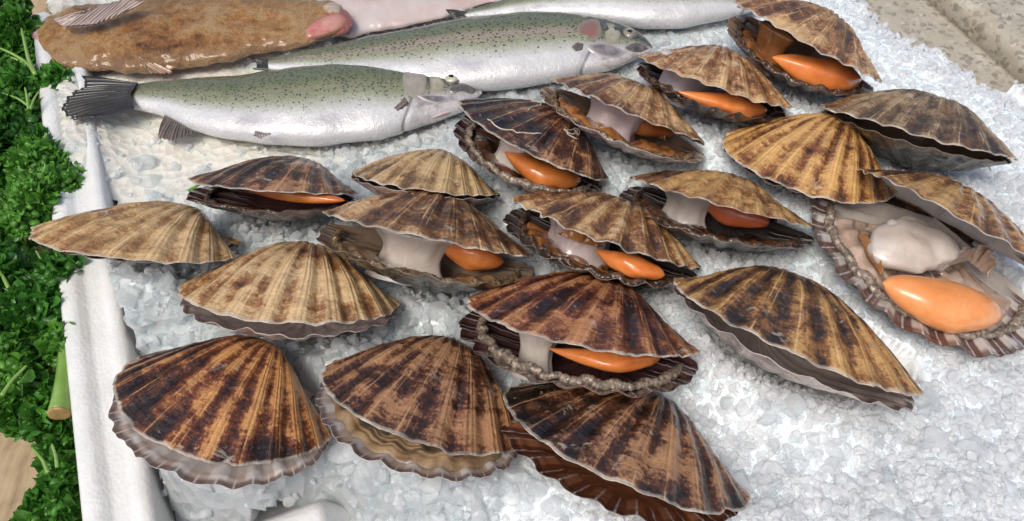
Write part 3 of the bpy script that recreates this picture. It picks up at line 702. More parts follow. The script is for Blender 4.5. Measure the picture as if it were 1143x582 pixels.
# nearest trout: whole fish, head to the right
T1 = empty('trout', at(320, 125, 0)); tag(T1, 'whole silver trout with dark forked tail, the lower of the stacked trout', 'fish', 'trout laid on the ice')
f1 = fish_body(T1, [(128, 98), (155, 92), (206, 86), (270, 82), (304, 75), (373, 66), (407, 65), (452, 70), (497, 72), (517, 81), (530, 90), (538, 99)],
               [(128, 118), (144, 122), (182, 131), (206, 145), (240, 155), (289, 162), (346, 166), (380, 162), (425, 158), (462, 146), (490, 137), (517, 126), (530, 113), (538, 105)],
               trout_mat('trout_skin', 5., 1.15, .10, headstart=.80), .40, gill=.785)
fin('tail_fin', [(154, 93), (146, 106), (150, 121)], [(91, 85), (95, 97), (82, 104), (64, 122), (84, 131), (110, 132)], .020, .024, M['tailfin'], T1, f1.loc, .0016, 18, .0009, seed=1.)
fin('anal_fin', [(184, 129), (212, 144)], [(177, 145), (176, 155), (196, 158), (216, 150)], .014, .012, M['findark'], T1, f1.loc, .0012, 10, .0006, seed=2.)
fin('pelvic_fin', [(285, 147), (300, 150)], [(283, 152), (290, 154), (303, 150)], .030, .030, M['finpale'], T1, f1.loc, .0012, 6, .0004, seed=3.)
patch(f1, 'gill_cover', [(448, 100), (449, 84), (456, 74), (468, 72), (476, 80), (479, 94), (474, 108), (460, 109)], M['gillplate'], .0006, T1)
patch(f1, 'gill_cover', [(478, 84), (490, 84), (497, 94), (494, 103), (482, 105)], M['gillolive'], .0004, T1)
patch(f1, 'jaw', [(500, 101), (508, 93), (522, 93), (534, 101), (530, 106), (517, 101), (506, 105)], M['fish_lip'], .0008, T1)
patch(f1, 'jaw', [(462, 106), (480, 106), (500, 108), (502, 114), (490, 117), (472, 112)], M['jaw'], .0006, T1)
patch(f1, 'throat', [(482, 131), (500, 124), (505, 127), (495, 135), (484, 137)], M['throat'], .0012, T1)
fin('pectoral_fin', [(452, 109), (456, 116)], [(446, 118), (440, 121), (444, 124), (456, 119)], .046, .040, M['findark'], T1, f1.loc, .0014, 5, .0004, seed=4.)
eye(f1, 504, 88, .0050, T1)

# spotted trout behind it
T2 = empty('trout', at(500, 65, 0)); tag(T2, 'large spotted trout with a pink flank and red gill cover, between the two other trout', 'fish', 'trout laid on the ice')
f2 = fish_body(T2, [(300, 66), (339, 56), (373, 49), (414, 39), (476, 27), (517, 17), (541, 16), (582, 11), (624, 12), (657, 16), (681, 21), (706, 31), (720, 42), (728, 52)],
               [(300, 78), (339, 86), (373, 92), (414, 98), (476, 102), (517, 103), (549, 102), (582, 99), (624, 91), (665, 83), (686, 78), (706, 69), (720, 62), (728, 57)],
               trout_mat('spotted_trout_skin', 9., 1.0, .45, headstart=.83), .40, .004, gill=.81)
fin('tail_fin', [(306, 66), (303, 72), (306, 78)], [(284, 66), (287, 72), (283, 79)], .016, .014, M['tailfin'], T2, f2.loc, .0016, 12, .0009, seed=5.)
patch(f2, 'gill_cover', [(642, 42), (643, 30), (652, 22), (668, 21), (673, 32), (668, 44), (655, 49)], M['gillred'], .0005, T2)
patch(f2, 'gill_cover', [(650, 49), (666, 46), (684, 49), (702, 58), (694, 66), (676, 66), (660, 59)], M['jaw'], .0005, T2)
patch(f2, 'jaw', [(694, 54), (706, 48), (720, 50), (727, 55), (716, 59), (702, 58)], M['fish_lip'], .0008, T2)
patch(f2, 'gill_cover', [(672, 26), (684, 26), (694, 38), (690, 50), (676, 48)], M['gillolive'], .0004, T2)
patch(f2, 'pectoral_fin', [(637, 52), (644, 47), (652, 49), (650, 56), (642, 58)], M['findark'], .0008, T2)
eye(f2, 702, 38, .0048, T2, (.30, .28, .20))
# third trout, mostly out of the frame
T3 = empty('trout', at(700, 0, 0)); tag(T3, 'pale bellied trout at the top edge, mostly cut off by the picture', 'fish', 'trout laid on the ice')
f3 = fish_body(T3, [(515, 14), (560, 0), (600, -10), (650, -18), (720, -24), (790, -22), (830, -8), (850, 5)],
               [(515, 20), (560, 19), (600, 18), (660, 23), (720, 32), (764, 31), (809, 22), (830, 16), (850, 10)],
               trout_mat('pale_trout_skin', 14., 1.1, .15, headstart=.95), .46, .002)
eye(f3, 822, -6, .0040, T3)
patch(f3, 'jaw', [(820, 8), (832, 2), (846, 6), (836, 12)], M['fish_lip'], .0018, T3)
fin('tail_fin', [(521, 14), (518, 17), (521, 20)], [(498, 10), (503, 17), (497, 24)], .014, .012, M['tailfin'], T3, f3.loc, .0016, 10, .0009, seed=6.)

# brown mottled fish, head to the right, and the pale fish behind it
def mottled_mat():
    k = NT('mottled_skin'); u, w = k.uv(); oc = k.objco(2.)
    n = k.noise(oc, 24., 5, .6, .6); n2 = k.noise(oc, 150., 5, .7)
    c = k.ramp(k.math('ADD', k.math('MULTIPLY', n, .55), k.math('MULTIPLY', n2, .45)), [(.36, (.08, .03, .012)), (.44, (.35, .15, .04)), (.50, (.52, .25, .075)), (.58, (.64, .40, .18))])
    c = k.mix(k.math('MULTIPLY', k.map(w, .62, .92), .5), c, (.30, .20, .08))
    c = k.mix(k.math('MULTIPLY', k.map(w, .16, .04), .5), c, (.50, .33, .19))
    c = k.mix(k.map(u, .90, .97), c, (.52, .17, .15))
    b = k.bump(k.math('ADD', n, k.math('MULTIPLY', k.noise(oc, 520., 4, .75), 1.6)), 1., .0028)
    return k.done(k.bsdf(Base__Color=c, Roughness=.34, Normal=b, Coat__Weight=.45, Coat__Roughness=.12))
B1 = empty('mottled_fish', at(220, 40, 0)); tag(B1, 'brown mottled whole fish with a red mouth at upper left', 'fish')
f4 = fish_body(B1, [(40, 30), (56, 16), (80, 6), (150, -4), (250, -9), (330, -4), (372, 2), (388, 12), (394, 22)],
               [(40, 46), (50, 62), (68, 76), (110, 81), (150, 82), (220, 74), (290, 62), (340, 52), (372, 43), (388, 36), (394, 28)], mottled_mat(), .26, .004, .93, lump=.0035, lseed=4.)
patch(f4, 'mouth', [(338, 34), (356, 22), (382, 16), (393, 24), (384, 34), (356, 44), (342, 46)], plate_mat('red_mouth', (.48, .12, .12), (.55, .30, .24), (.36, .18, .11), 110., .2, .55), .0025, B1)
patch(f4, 'lip', [(358, 8), (372, 4), (384, 10), (380, 17), (366, 16)], plate_mat('pale_lip', (.52, .44, .36), (.40, .30, .22), (.34, .19, .10), 90., .25, .6), .0025, B1)
flapm = fin_mat('pale_flap', (.34, .18, .09), (.56, .42, .30), 5)
fin('pelvic_fin', [(150, 60), (160, 72)], [(200, 74), (188, 82), (166, 82)], .020, .012, flapm, B1, f4.loc, .0016, 7, .0006, seed=23.)
fin('dorsal_fin', [(60, 22), (72, 30), (104, 28), (134, 16)], [(92, 14), (112, 5), (140, -2), (160, 2)], .034, .040, fin_mat('grey_fin', (.34, .24, .20), (.50, .40, .36), 14), B1, f4.loc, .002, 14, .0009, seed=7.)
fin('tail_fin', [(46, 26), (44, 36), (48, 48)], [(8, 4), (2, 14), (4, 26), (14, 30)], .016, .014, fin_mat('pink_fin', (.48, .22, .24), (.60, .40, .40), 14), B1, f4.loc, .002, 14, .0012, seed=8.)
P1 = empty('pale_fish', at(455, 8, 0)); tag(P1, 'smooth pale pink fish side behind the brown mottled fish', 'fish')
k = NT('pale_skin'); oc = k.objco(6.); n = k.noise(oc, 26., 4, .55, .3)
c = k.mix(k.map(n, .35, .62), (.62, .55, .52), (.55, .43, .39)); c = k.mix(k.math('MULTIPLY', k.map(k.noise(oc, 60., 3), .60, .70), .35), c, (.62, .32, .22))
pm = k.done(k.bsdf(Base__Color=c, Roughness=.25, Normal=k.bump(k.math('ADD', n, k.math('MULTIPLY', k.noise(oc, 300., 3), .4)), .4, .0012), Coat__Weight=.8, Coat__Roughness=.08, Subsurface__Weight=.2, Subsurface__Scale=.004))
f5 = fish_body(P1, [(366, 8), (374, -10), (390, -24), (440, -34), (500, -32), (552, -16), (575, -6)], [(366, 26), (374, 42), (390, 44), (407, 40), (450, 32), (500, 20), (548, 3), (575, -2)], pm, .22, -.006, .93, lump=.0012, lseed=6.)
fin('tail_fin', [(570, -7), (571, -3)], [(590, -16), (593, -6), (590, 2)], .014, .014, M['finpale'], P1, f5.loc, .0014, 8, .0006, seed=9.)

# ------------------------------------------------------------------ tray frame
th = rad(21.9); EA = np.array([-math.sin(th), math.cos(th)]); EB = np.array([math.cos(th), math.sin(th)])
ZR = .016
B0 = float(np.mean([at(62, 285, ZR)[:2]@EB, at(90, 582, ZR)[:2]@EB]))
A0 = float(np.mean([at(240, 582, ZR)[:2]@EA, at(345, 540, ZR)[:2]@EA]))-.008
def ab(a, b, z): p = a*EA+b*EB; return np.array([p[0], p[1], z])
def extrude(profile, a0, a1, n, axis, closed=True, jitter=.00005, seed=0.):
    """sweep a (across, z) profile along one tray axis"""
    pr = np.array(profile, float); out = [pr[0]]
    for p, q in zip(pr, np.roll(pr, -1, 0)):
        m = max(1, int(np.linalg.norm(q-p)/.003))
        for i in range(1, m+1): out.append(p+(q-p)*i/m)
    pr = np.array(out[:-1]); k = len(pr)
    G = np.zeros((n, k, 3))
    for i, s in enumerate(np.linspace(a0, a1, n)):
        G[i] = [ab(s, p[0], p[1]) if axis == 'a' else ab(p[0], s, p[1]) for p in pr]
    jz = jitter*fbm(G[..., 0]*230, G[..., 1]*230, G[..., 2]*230, seed, 2)
    G[..., 2] += jz; G[..., 0] += jz*.6
    i = np.arange(n-1)[:, None]; j = np.arange(k)[None]
    f = np.stack([i*k+j, i*k+(j+1) % k, (i+1)*k+(j+1) % k, (i+1)*k+j], -1).reshape(-1, 4)
    return G.reshape(-1, 3), f, np.zeros((0, 3), int)
TR = empty('ice_tray', ab(A0, B0, -.06), (0, 0, th)); tag(TR, 'white foam tray with a stepped rim holding the ice and shellfish', 'tray')
k = NT('foam'); oc = k.objco(0.); v1 = k.voro(oc, 420.); n1 = k.noise(oc, 60., 4)
foam = k.done(k.bsdf(Base__Color=k.mix(k.map(n1, .3, .75), (.80, .80, .78), (.68, .69, .66)), Roughness=.42, Normal=k.bump(v1, .30, .0008), Coat__Weight=.25, Coat__Roughness=.2, Subsurface__Weight=.2, Subsurface__Scale=.004))
def tray_part(name, arr):
    V, f, t = arr; R = np.array(Matrix.Rotation(th, 3, 'Z')); mesh(name, (V-np.array(TR.location))@R, f, foam, TR)
prof = [(0, -.055), (-.001, .004), (.0, .0145), (.002, .016), (.0125, .016), (.0155, .0125), (.019, .0122), (.026, .0122), (.029, .013), (.0315, .0145), (.037, .0145), (.040, .012), (.0445, -.02), (.046, -.055)]
tray_part('side_rim', extrude([(B0+x*.84, z) for x, z in prof], A0-.16, .66, 420, 'a', seed=1.))
_fr = extrude([(A0+x, z) for x, z in [(-.030, -.055), (-.029, .012), (-.026, .0145), (-.006, .0145), (-.002, .013), (.003, .006), (.012, -.03), (.013, -.055)]], B0+.0445, B0+.70, 300, 'b', seed=2.)
_b = _fr[0][:, :2]@EB; _fr[0][:, 2] -= .045*np.clip((_b-B0-.112)/.03, 0, 1)*(_fr[0][:, 2] > -.05)
tray_part('front_rim', _fr)
tray_part('floor', extrude([(B0+.03, -.030), (B0+.03, -.036), (B0+.70, -.036), (B0+.70, -.030)], A0-.16, .66, 60, 'a', seed=3.))

# ------------------------------------------------------------------ crushed ice
cell = .0025; gx0, gx1, gy0, gy1 = -.46, .56, .08, .78
NX, NY = int((gx1-gx0)/cell), int((gy1-gy0)/cell)
XS = gx0+np.arange(NX)*cell; YS = gy0+np.arange(NY)*cell; XX, YY = np.meshgrid(XS, YS, indexing='ij')
AA = XX*EA[0]+YY*EA[1]; BB = XX*EB[0]+YY*EB[1]
def cells(P): return np.clip(((P[:, 0]-gx0)/cell).astype(int), 0, NX-1), np.clip(((P[:, 1]-gy0)/cell).astype(int), 0, NY-1)
low = np.full((NX, NY), 9.)
for P in LOWERS:
    i, j = cells(P); np.minimum.at(low, (i, j), P[:, 2])
upz = np.full((NX, NY), 9.)
for P in UPPERS:
    i, j = cells(P); np.minimum.at(upz, (i, j), P[:, 2])
for fi in (f1, f2, f3, f4, f5):
    P = fi.V.reshape(-1, 3); P = P[P[:, 2] < fi.C[0, 2]+.001]; i, j = cells(P); np.minimum.at(low, (i, j), P[:, 2])
def dilate(A, r):
    out = A.copy()
    for _ in range(r):
        B = out.copy()
        B[1:] = np.minimum(B[1:], out[:-1]); B[:-1] = np.minimum(B[:-1], out[1:]); B[:, 1:] = np.minimum(B[:, 1:], out[:, :-1]); B[:, :-1] = np.minimum(B[:, :-1], out[:, 1:]); out = B
    return out
def blur(A, r):
    for ax in (0, 1):
        k_ = np.ones(2*r+1)/(2*r+1)
        for _ in range(2): A = np.apply_along_axis(lambda m: np.convolve(np.pad(m, r, mode='edge'), k_, 'valid'), ax, A)
    return A
low = np.minimum(low, upz)
low = dilate(low, 2)
base = .0035*fbm(XX*22, YY*22, 0, 3., 3)+.0020*vnoise(XX*90, YY*90, 0, 5.)
edge = A0+.035+.055*np.exp(-((BB-B0)/.09)**2)                              # bare wet corner of the tray at lower left
front = AA < edge
heap = np.clip((BB-B0-.115)/.06, 0, 1)                                      # ice climbs over the front rim further right
base += .025*heap*np.clip((A0+.06-AA)/.09, 0, 1)
corner = np.clip((B0+.17-BB)/.05, 0, 1)*np.clip((A0+.105-AA)/.05, 0, 1)
base = base*(1-corner)-.012*corner
wallside = np.clip((B0+.078-BB)/.045, 0, 1)*np.clip((.44-AA)/.06, 0, 1)
base = base-.012*wallside
upper_left = np.clip((AA-.43)/.06, 0, 1)*np.clip((B0+.20-BB)/.06, 0, 1)   # smooth slush over the rim at the far left
base = base*(1-.6*upper_left)+.018*upper_left*np.clip((B0+.045-BB)/.02, 0, 1)
# mounds of ice that carry the shells and the fish
foot = low < 8
for _ in range(5):
    foot[1:-1, 1:-1] = foot[1:-1, 1:-1] & foot[2:, 1:-1] & foot[:-2, 1:-1] & foot[1:-1, 2:] & foot[1:-1, :-2]
mound = np.where(foot, low-.006, -1.)
mound = np.maximum(mound, -.02)
hgt = np.maximum(base, np.where(low < 8, np.minimum(np.maximum(mound, base), .06), base))
sm = blur(hgt, 4)
hgt = np.where(low < 8, np.minimum(sm, low-.003), sm)
# outer limits of the bed
right_lim = B0+.640+.048*np.clip((.44-AA)/.14, 0, 1)+.16*np.clip((.298-AA)/.06, 0, 1)+.012*vnoise(AA*40, 0, 0, 8.)+.006*vnoise(AA*130, 0, 0, 9.)
inside = (BB > B0+np.where(upper_left > .3, .012, .036)) & (BB < right_lim) & ((AA > A0+.008) | (BB > B0+.100+.012*vnoise(AA*120, BB*60, 0, 4.)+.9*np.clip(A0+.004-AA, 0, 1)))
fall = np.clip((right_lim-BB)/.03, 0, 1)
hgt = hgt*fall-.012*(1-fall)
hgt = np.where((BB > B0+.68) & (fall > 0), np.maximum(hgt, .0095*np.clip(fall*3, 0, 1)+.003*vnoise(XX*80, YY*80, 0, 2.)), hgt)
k_ = np.arange(NX*NY).reshape(NX, NY)
q = np.stack([k_[:-1, :-1], k_[1:, :-1], k_[1:, 1:], k_[:-1, 1:]], -1)
qm = inside[:-1, :-1] & inside[1:, :-1] & inside[1:, 1:] & inside[:-1, 1:]
bedV = np.stack([XX, YY, hgt], -1).reshape(-1, 3); bedF = q[qm]
# pieces of ice
def ico(sub):
    import bmesh
    bm = bmesh.new(); bmesh.ops.create_icosphere(bm, subdivisions=sub, radius=1.)
    V = np.array([v.co[:] for v in bm.verts]); Fc = np.array([[v.index for v in f.verts] for f in bm.faces]); bm.free(); return V, Fc
IV2, IF2 = ico(2); IV3, IF3 = ico(3)
def pieces(n, rmin, rmax, IV, IF, seed, dens, lift=.40, planes=9):
    r = np.random.default_rng(seed)
    px = r.uniform(-40, W+40, n); py = r.uniform(-40, H+60, n)
    P = np.array([at(a, b, 0) for a, b in zip(px, py)])
    i, j = cells(P); ok = inside[i, j] & (r.random(n) < dens(P, px, py))
    P, px, py = P[ok], px[ok], py[ok]; i, j = cells(P); n = len(P)
    R = rmin*(rmax/rmin)**(r.random(n)**1.5)
    P[:, 2] = hgt[i, j]+R*r.uniform(-.55, lift, n)
    keep = (P[:, 2]+R*.75 < low[i, j])
    # edges of the footprint
    for dx, dy in ((1, 0), (-1, 0), (0, 1), (0, -1)):
        Q = P.copy(); Q[:, 0] += dx*R*.7; Q[:, 1] += dy*R*.7; a, b = cells(Q); keep &= (P[:, 2]+R*.4 < low[a, b])
    P, R = P[keep], R[keep]; n = len(P)
    ax = r.uniform(.62, 1.25, (n, 1, 3)); V = np.broadcast_to(IV[None], (n, len(IV), 3)).copy()
    for _ in range(planes):
        nv = r.normal(size=(n, 1, 3)); nv /= np.linalg.norm(nv, axis=2, keepdims=True); d = r.uniform(.32, .85, (n, 1))
        s_ = (V*nv).sum(2); V -= nv*np.clip(s_-d, 0, None)[..., None]*.99
    V = V*ax
    qn = r.normal(size=(n, 4)); qn /= np.linalg.norm(qn, axis=1, keepdims=True); w, x, y, z = qn.T
    Rm = np.stack([1-2*(y*y+z*z), 2*(x*y-z*w), 2*(x*z+y*w), 2*(x*y+z*w), 1-2*(x*x+z*z), 2*(y*z-x*w), 2*(x*z-y*w), 2*(y*z+x*w), 1-2*(x*x+y*y)], -1).reshape(n, 3, 3)
    V = np.einsum('nij,nkj->nki', Rm, V)*R[:, None, None]
    V[..., 2] *= .95
    V += P[:, None]
    Fc = IF[None]+(np.arange(n)*len(IV))[:, None, None]
    return V.reshape(-1, 3), Fc.reshape(-1, 3)
def fine_zone(P):       # fine snowy ice to the lower right, coarse lumps among the shells
    a = P[:, :2]@EA; b = P[:, :2]@EB
    return np.clip((b-(B0+.22)-1.15*(a-A0))/.08, 0, 1)
def slush(P):
    a = P[:, :2]@EA; b = P[:, :2]@EB
    return np.clip((a-.40)/.05, 0, 1)*np.clip((B0+.19-b)/.05, 0, 1)
def wetcorner(P):
    a = P[:, :2]@EA; b = P[:, :2]@EB
    return np.clip((B0+.16-b)/.04, 0, 1)*np.clip((A0+.11-a)/.03, 0, 1)
def far_right(P): return np.clip((P[:, :2]@EB-(B0+.56))/.04, 0, 1)
big = pieces(26000, .0042, .0088, IV3, IF3, 1, lambda P, x, y: .46*(1-.88*fine_zone(P))*(1-.94*slush(P))*(1-.9*wetcorner(P))*(1-.75*far_right(P)))
small = pieces(60000, .0014, .0042, IV2, IF2, 2, lambda P, x, y: (.24+.76*fine_zone(P))*(1-.8*slush(P))*(1-.85*wetcorner(P)), .55, 7)
def ice_mat(name, col, trans, rough, bs=900.):
    k = NT(name); oc = k.objco(0.)
    n = k.noise(oc, 70., 3, .5); f = k.noise(oc, bs, 3, .6)
    c = k.mix(k.map(n, .3, .7), col, tuple(x*.93 for x in col))
    b = k.bump(f, .35, .0007); b = k.bump(k.noise(oc, 260., 3), .4, .0016, b)
    p = k.bsdf(Base__Color=c, Roughness=rough, Normal=b, IOR=1.31, Coat__Weight=.4, Coat__Roughness=.06)
    tl = k.n('BsdfTranslucent', Color=c); m1 = k.n('MixShader', Fac=.45); k.t.links.new(p.outputs[0], m1.inputs[1]); k.t.links.new(tl.outputs[0], m1.inputs[2])
    tp = k.n('BsdfTransparent', Color=(.97, .985, .99)); m2 = k.n('MixShader', Fac=k.map(n, .30, .70, trans-.2, trans+.2))
    k.t.links.new(m1.outputs[0], m2.inputs[1]); k.t.links.new(tp.outputs[0], m2.inputs[2])
    return k.done(m2)
iceA = ice_mat('ice_lumps', (.90, .92, .925), .54, .10)
iceB = ice_mat('ice_chips', (.965, .972, .975), .36, .18)
# the packed bed: white snow, slush at the far left tinted cream to paint in warm light
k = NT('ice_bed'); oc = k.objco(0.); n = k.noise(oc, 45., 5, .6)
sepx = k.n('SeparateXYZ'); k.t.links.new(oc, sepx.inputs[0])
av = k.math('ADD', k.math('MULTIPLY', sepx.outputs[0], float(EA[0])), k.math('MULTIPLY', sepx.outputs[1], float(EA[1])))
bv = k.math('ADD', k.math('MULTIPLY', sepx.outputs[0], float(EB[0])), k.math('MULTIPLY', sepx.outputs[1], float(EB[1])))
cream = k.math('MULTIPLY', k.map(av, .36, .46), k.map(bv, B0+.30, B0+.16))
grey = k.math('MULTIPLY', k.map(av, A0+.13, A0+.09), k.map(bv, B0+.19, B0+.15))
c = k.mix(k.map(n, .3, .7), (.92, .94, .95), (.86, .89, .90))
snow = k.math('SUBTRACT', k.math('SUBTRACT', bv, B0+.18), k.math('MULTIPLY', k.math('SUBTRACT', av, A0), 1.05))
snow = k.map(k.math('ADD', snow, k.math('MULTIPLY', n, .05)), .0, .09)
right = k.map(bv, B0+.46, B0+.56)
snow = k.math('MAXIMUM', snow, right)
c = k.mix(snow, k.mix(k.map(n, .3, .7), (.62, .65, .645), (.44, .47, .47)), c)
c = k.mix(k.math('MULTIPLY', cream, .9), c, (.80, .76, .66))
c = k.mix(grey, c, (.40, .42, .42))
cellv = k.voro(oc, 130., 'F1', 1.)
b = k.bump(cellv, .7, .003); b = k.bump(k.noise(oc, 420., 4, .6), .45, .0012, b)
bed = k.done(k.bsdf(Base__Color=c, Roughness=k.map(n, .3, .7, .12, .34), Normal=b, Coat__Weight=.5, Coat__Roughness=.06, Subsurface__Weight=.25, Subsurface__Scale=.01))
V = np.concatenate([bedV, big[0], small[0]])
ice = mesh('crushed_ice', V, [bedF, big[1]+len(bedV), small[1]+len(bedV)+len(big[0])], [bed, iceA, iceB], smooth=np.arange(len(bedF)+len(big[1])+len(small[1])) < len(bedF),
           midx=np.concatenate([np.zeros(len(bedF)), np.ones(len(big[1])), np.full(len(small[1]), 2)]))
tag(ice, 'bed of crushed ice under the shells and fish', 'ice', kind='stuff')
print('ice', len(big[0])//len(IV3), len(small[0])//len(IV2))

v, f4, f3 = tube_arrays([at(211, 213, .012), at(216, 210, .014), at(223, 206, .016)], [.0012, .0011, .0008], 8)
_m = NT('stalk_green'); g0 = mesh('parsley_stalk', v, [f4, f3], _m.done(_m.bsdf(Base__Color=(.10, .30, .03), Roughness=.4)))
tag(g0, 'bit of green stalk on the ice at the left tip of the slit scallop', 'parsley stalk')
_p = at(797, 292, .016); V_ = IV3*np.array([.011, .007, .006]); V_ = V_*(1+.35*vnoise(IV3[:, 0]*2.2, IV3[:, 1]*2.2, IV3[:, 2]*2.2, 3.))[:, None]+_p
g1 = mesh('flesh_scrap', V_, IF3, flesh_mat('amber_scrap', (.30, .07, .02), (.45, .14, .05), .3, .2, 160., .9)); tag(g1, 'amber jelly scrap on the ice behind the golden brown scallop', 'scrap')
# ------------------------------------------------------------------ stone counter at the right, board at the left
k = NT('speckled_stone'); oc = k.objco(0.)
vo = k.n('TexVoronoi', _feature='F1', Scale=210., Randomness=1.); wv = k.n('VectorMath', _operation='ADD')
k.t.links.new(oc, wv.inputs[0]); nz = k.n('TexNoise', Scale=120.); k.t.links.new(oc, nz.inputs['Vector'])
sc_ = k.n('VectorMath', _operation='SCALE'); k.t.links.new(nz.outputs['Color'], sc_.inputs[0]); sc_.inputs['Scale'].default_value = .008
k.t.links.new(sc_.outputs[0], wv.inputs[1]); k.t.links.new(wv.outputs[0], vo.inputs['Vector'])
sepc = k.n('SeparateColor'); k.t.links.new(vo.outputs['Color'], sepc.inputs[0])
chip = k.math('MULTIPLY', k.map(vo.outputs['Distance'], .62, .48), k.map(sepc.outputs[0], .22, .30))
n = k.noise(oc, 40., 4)
c = k.mix(k.map(n, .3, .7), (.47, .42, .33), (.40, .355, .27))
c = k.mix(chip, c, k.ramp(sepc.outputs[1], [(.0, (.25, .22, .165)), (.5, (.33, .295, .23)), (1., (.52, .48, .40))]))
dk = k.map(k.noise(oc, 330., 2, .5), .66, .70)
c = k.mix(k.math('MULTIPLY', dk, .7), c, (.12, .08, .05))
stone = k.done(k.bsdf(Base__Color=c, Roughness=.4, Normal=k.bump(n, .2, .0008), Coat__Weight=.15, Coat__Roughness=.2))
LB = float(np.mean([at(1060, 0, 0)[:2]@EB, at(1143, 65, 0)[:2]@EB]))
slab = extrude([(B0+.60, -.013), (LB-.012, -.012), (LB-.0045, -.0125), (LB-.0035, -.024), (LB-.0005, -.024), (LB+.0005, -.002), (LB+.003, .003), (LB+.009, .0055), (LB+.40, .0065), (LB+.40, -.06), (B0+.60, -.06)], -.1, .9, 120, 'a', jitter=.0001)
cnt = mesh('counter', slab[0], slab[1], stone); tag(cnt, kind='structure')
k = NT('board_wood'); oc = k.objco(0.); sv = k.n('Mapping', Scale=(14., 1.6, 3.)); k.t.links.new(oc, sv.inputs['Vector'])
n = k.noise(sv.outputs[0], 9., 6, .6, .8); n2 = k.noise(oc, 120., 4)
c = k.ramp(k.math('ADD', k.math('MULTIPLY', n, .7), k.math('MULTIPLY', n2, .3)), [(.30, (.24, .16, .085)), (.5, (.42, .31, .18)), (.7, (.54, .43, .28))])
wood = k.done(k.bsdf(Base__Color=c, Roughness=.55, Normal=k.bump(n, .5, .001)))
brd = extrude([(B0-.30, -.062), (B0-.30, -.045), (B0-.004, -.045), (B0-.004, -.062)], -.1, .8, 40, 'a', jitter=.0002)
tbl = mesh('table_board', brd[0], brd[1], wood); tag(tbl, kind='structure')
gnd = [(-2.5, -1.5), (2.5, -1.5), (2.5, 3.5), (-2.5, 3.5)]
k = NT('stall_table'); tb = k.done(k.bsdf(Base__Color=k.mix(k.noise(k.objco(0), 9., 4), (.30, .27, .22), (.22, .20, .17)), Roughness=.6))
g_ = mesh('ground', np.array([(x, y, -.066) for x, y in gnd]), np.array([[0, 1, 2, 3]]), tb); tag(g_, kind='structure')

# ------------------------------------------------------------------ parsley
def leaf_mat(name, c1, c2):
    k = NT(name); u, t = k.uv(); oc = k.objco(0.); n = k.noise(oc, 130., 3)
    c = k.mix(k.map(n, .3, .7), c1, c2); c = k.mix(k.math('MULTIPLY', u, .55), c, tuple(min(1, x*1.9) for x in c2))
    p = k.bsdf(Base__Color=c, Roughness=.28, Normal=k.bump(k.noise(oc, 600., 2), .4, .0008), Specular__IOR__Level=.5)
    tr = k.n('BsdfTranslucent', Color=c); mx = k.n('MixShader', Fac=.32); k.t.links.new(p.outputs[0], mx.inputs[1]); k.t.links.new(tr.outputs[0], mx.inputs[2])
    return k.done(mx)
LEAFS = [leaf_mat('parsley_leaf', (.036, .130, .016), (.078, .24, .030)), leaf_mat('parsley_leaf_dark', (.026, .105, .015), (.060, .20, .026)), leaf_mat('parsley_leaf_light', (.055, .18, .020), (.115, .30, .040))]
stemM = simple('parsley_stem', (.16, .30, .05), (.26, .42, .10), 60., .35, .3)
cutM = simple('cut_stem', (.42, .30, .12), (.30, .17, .06), 260., .5, .3)
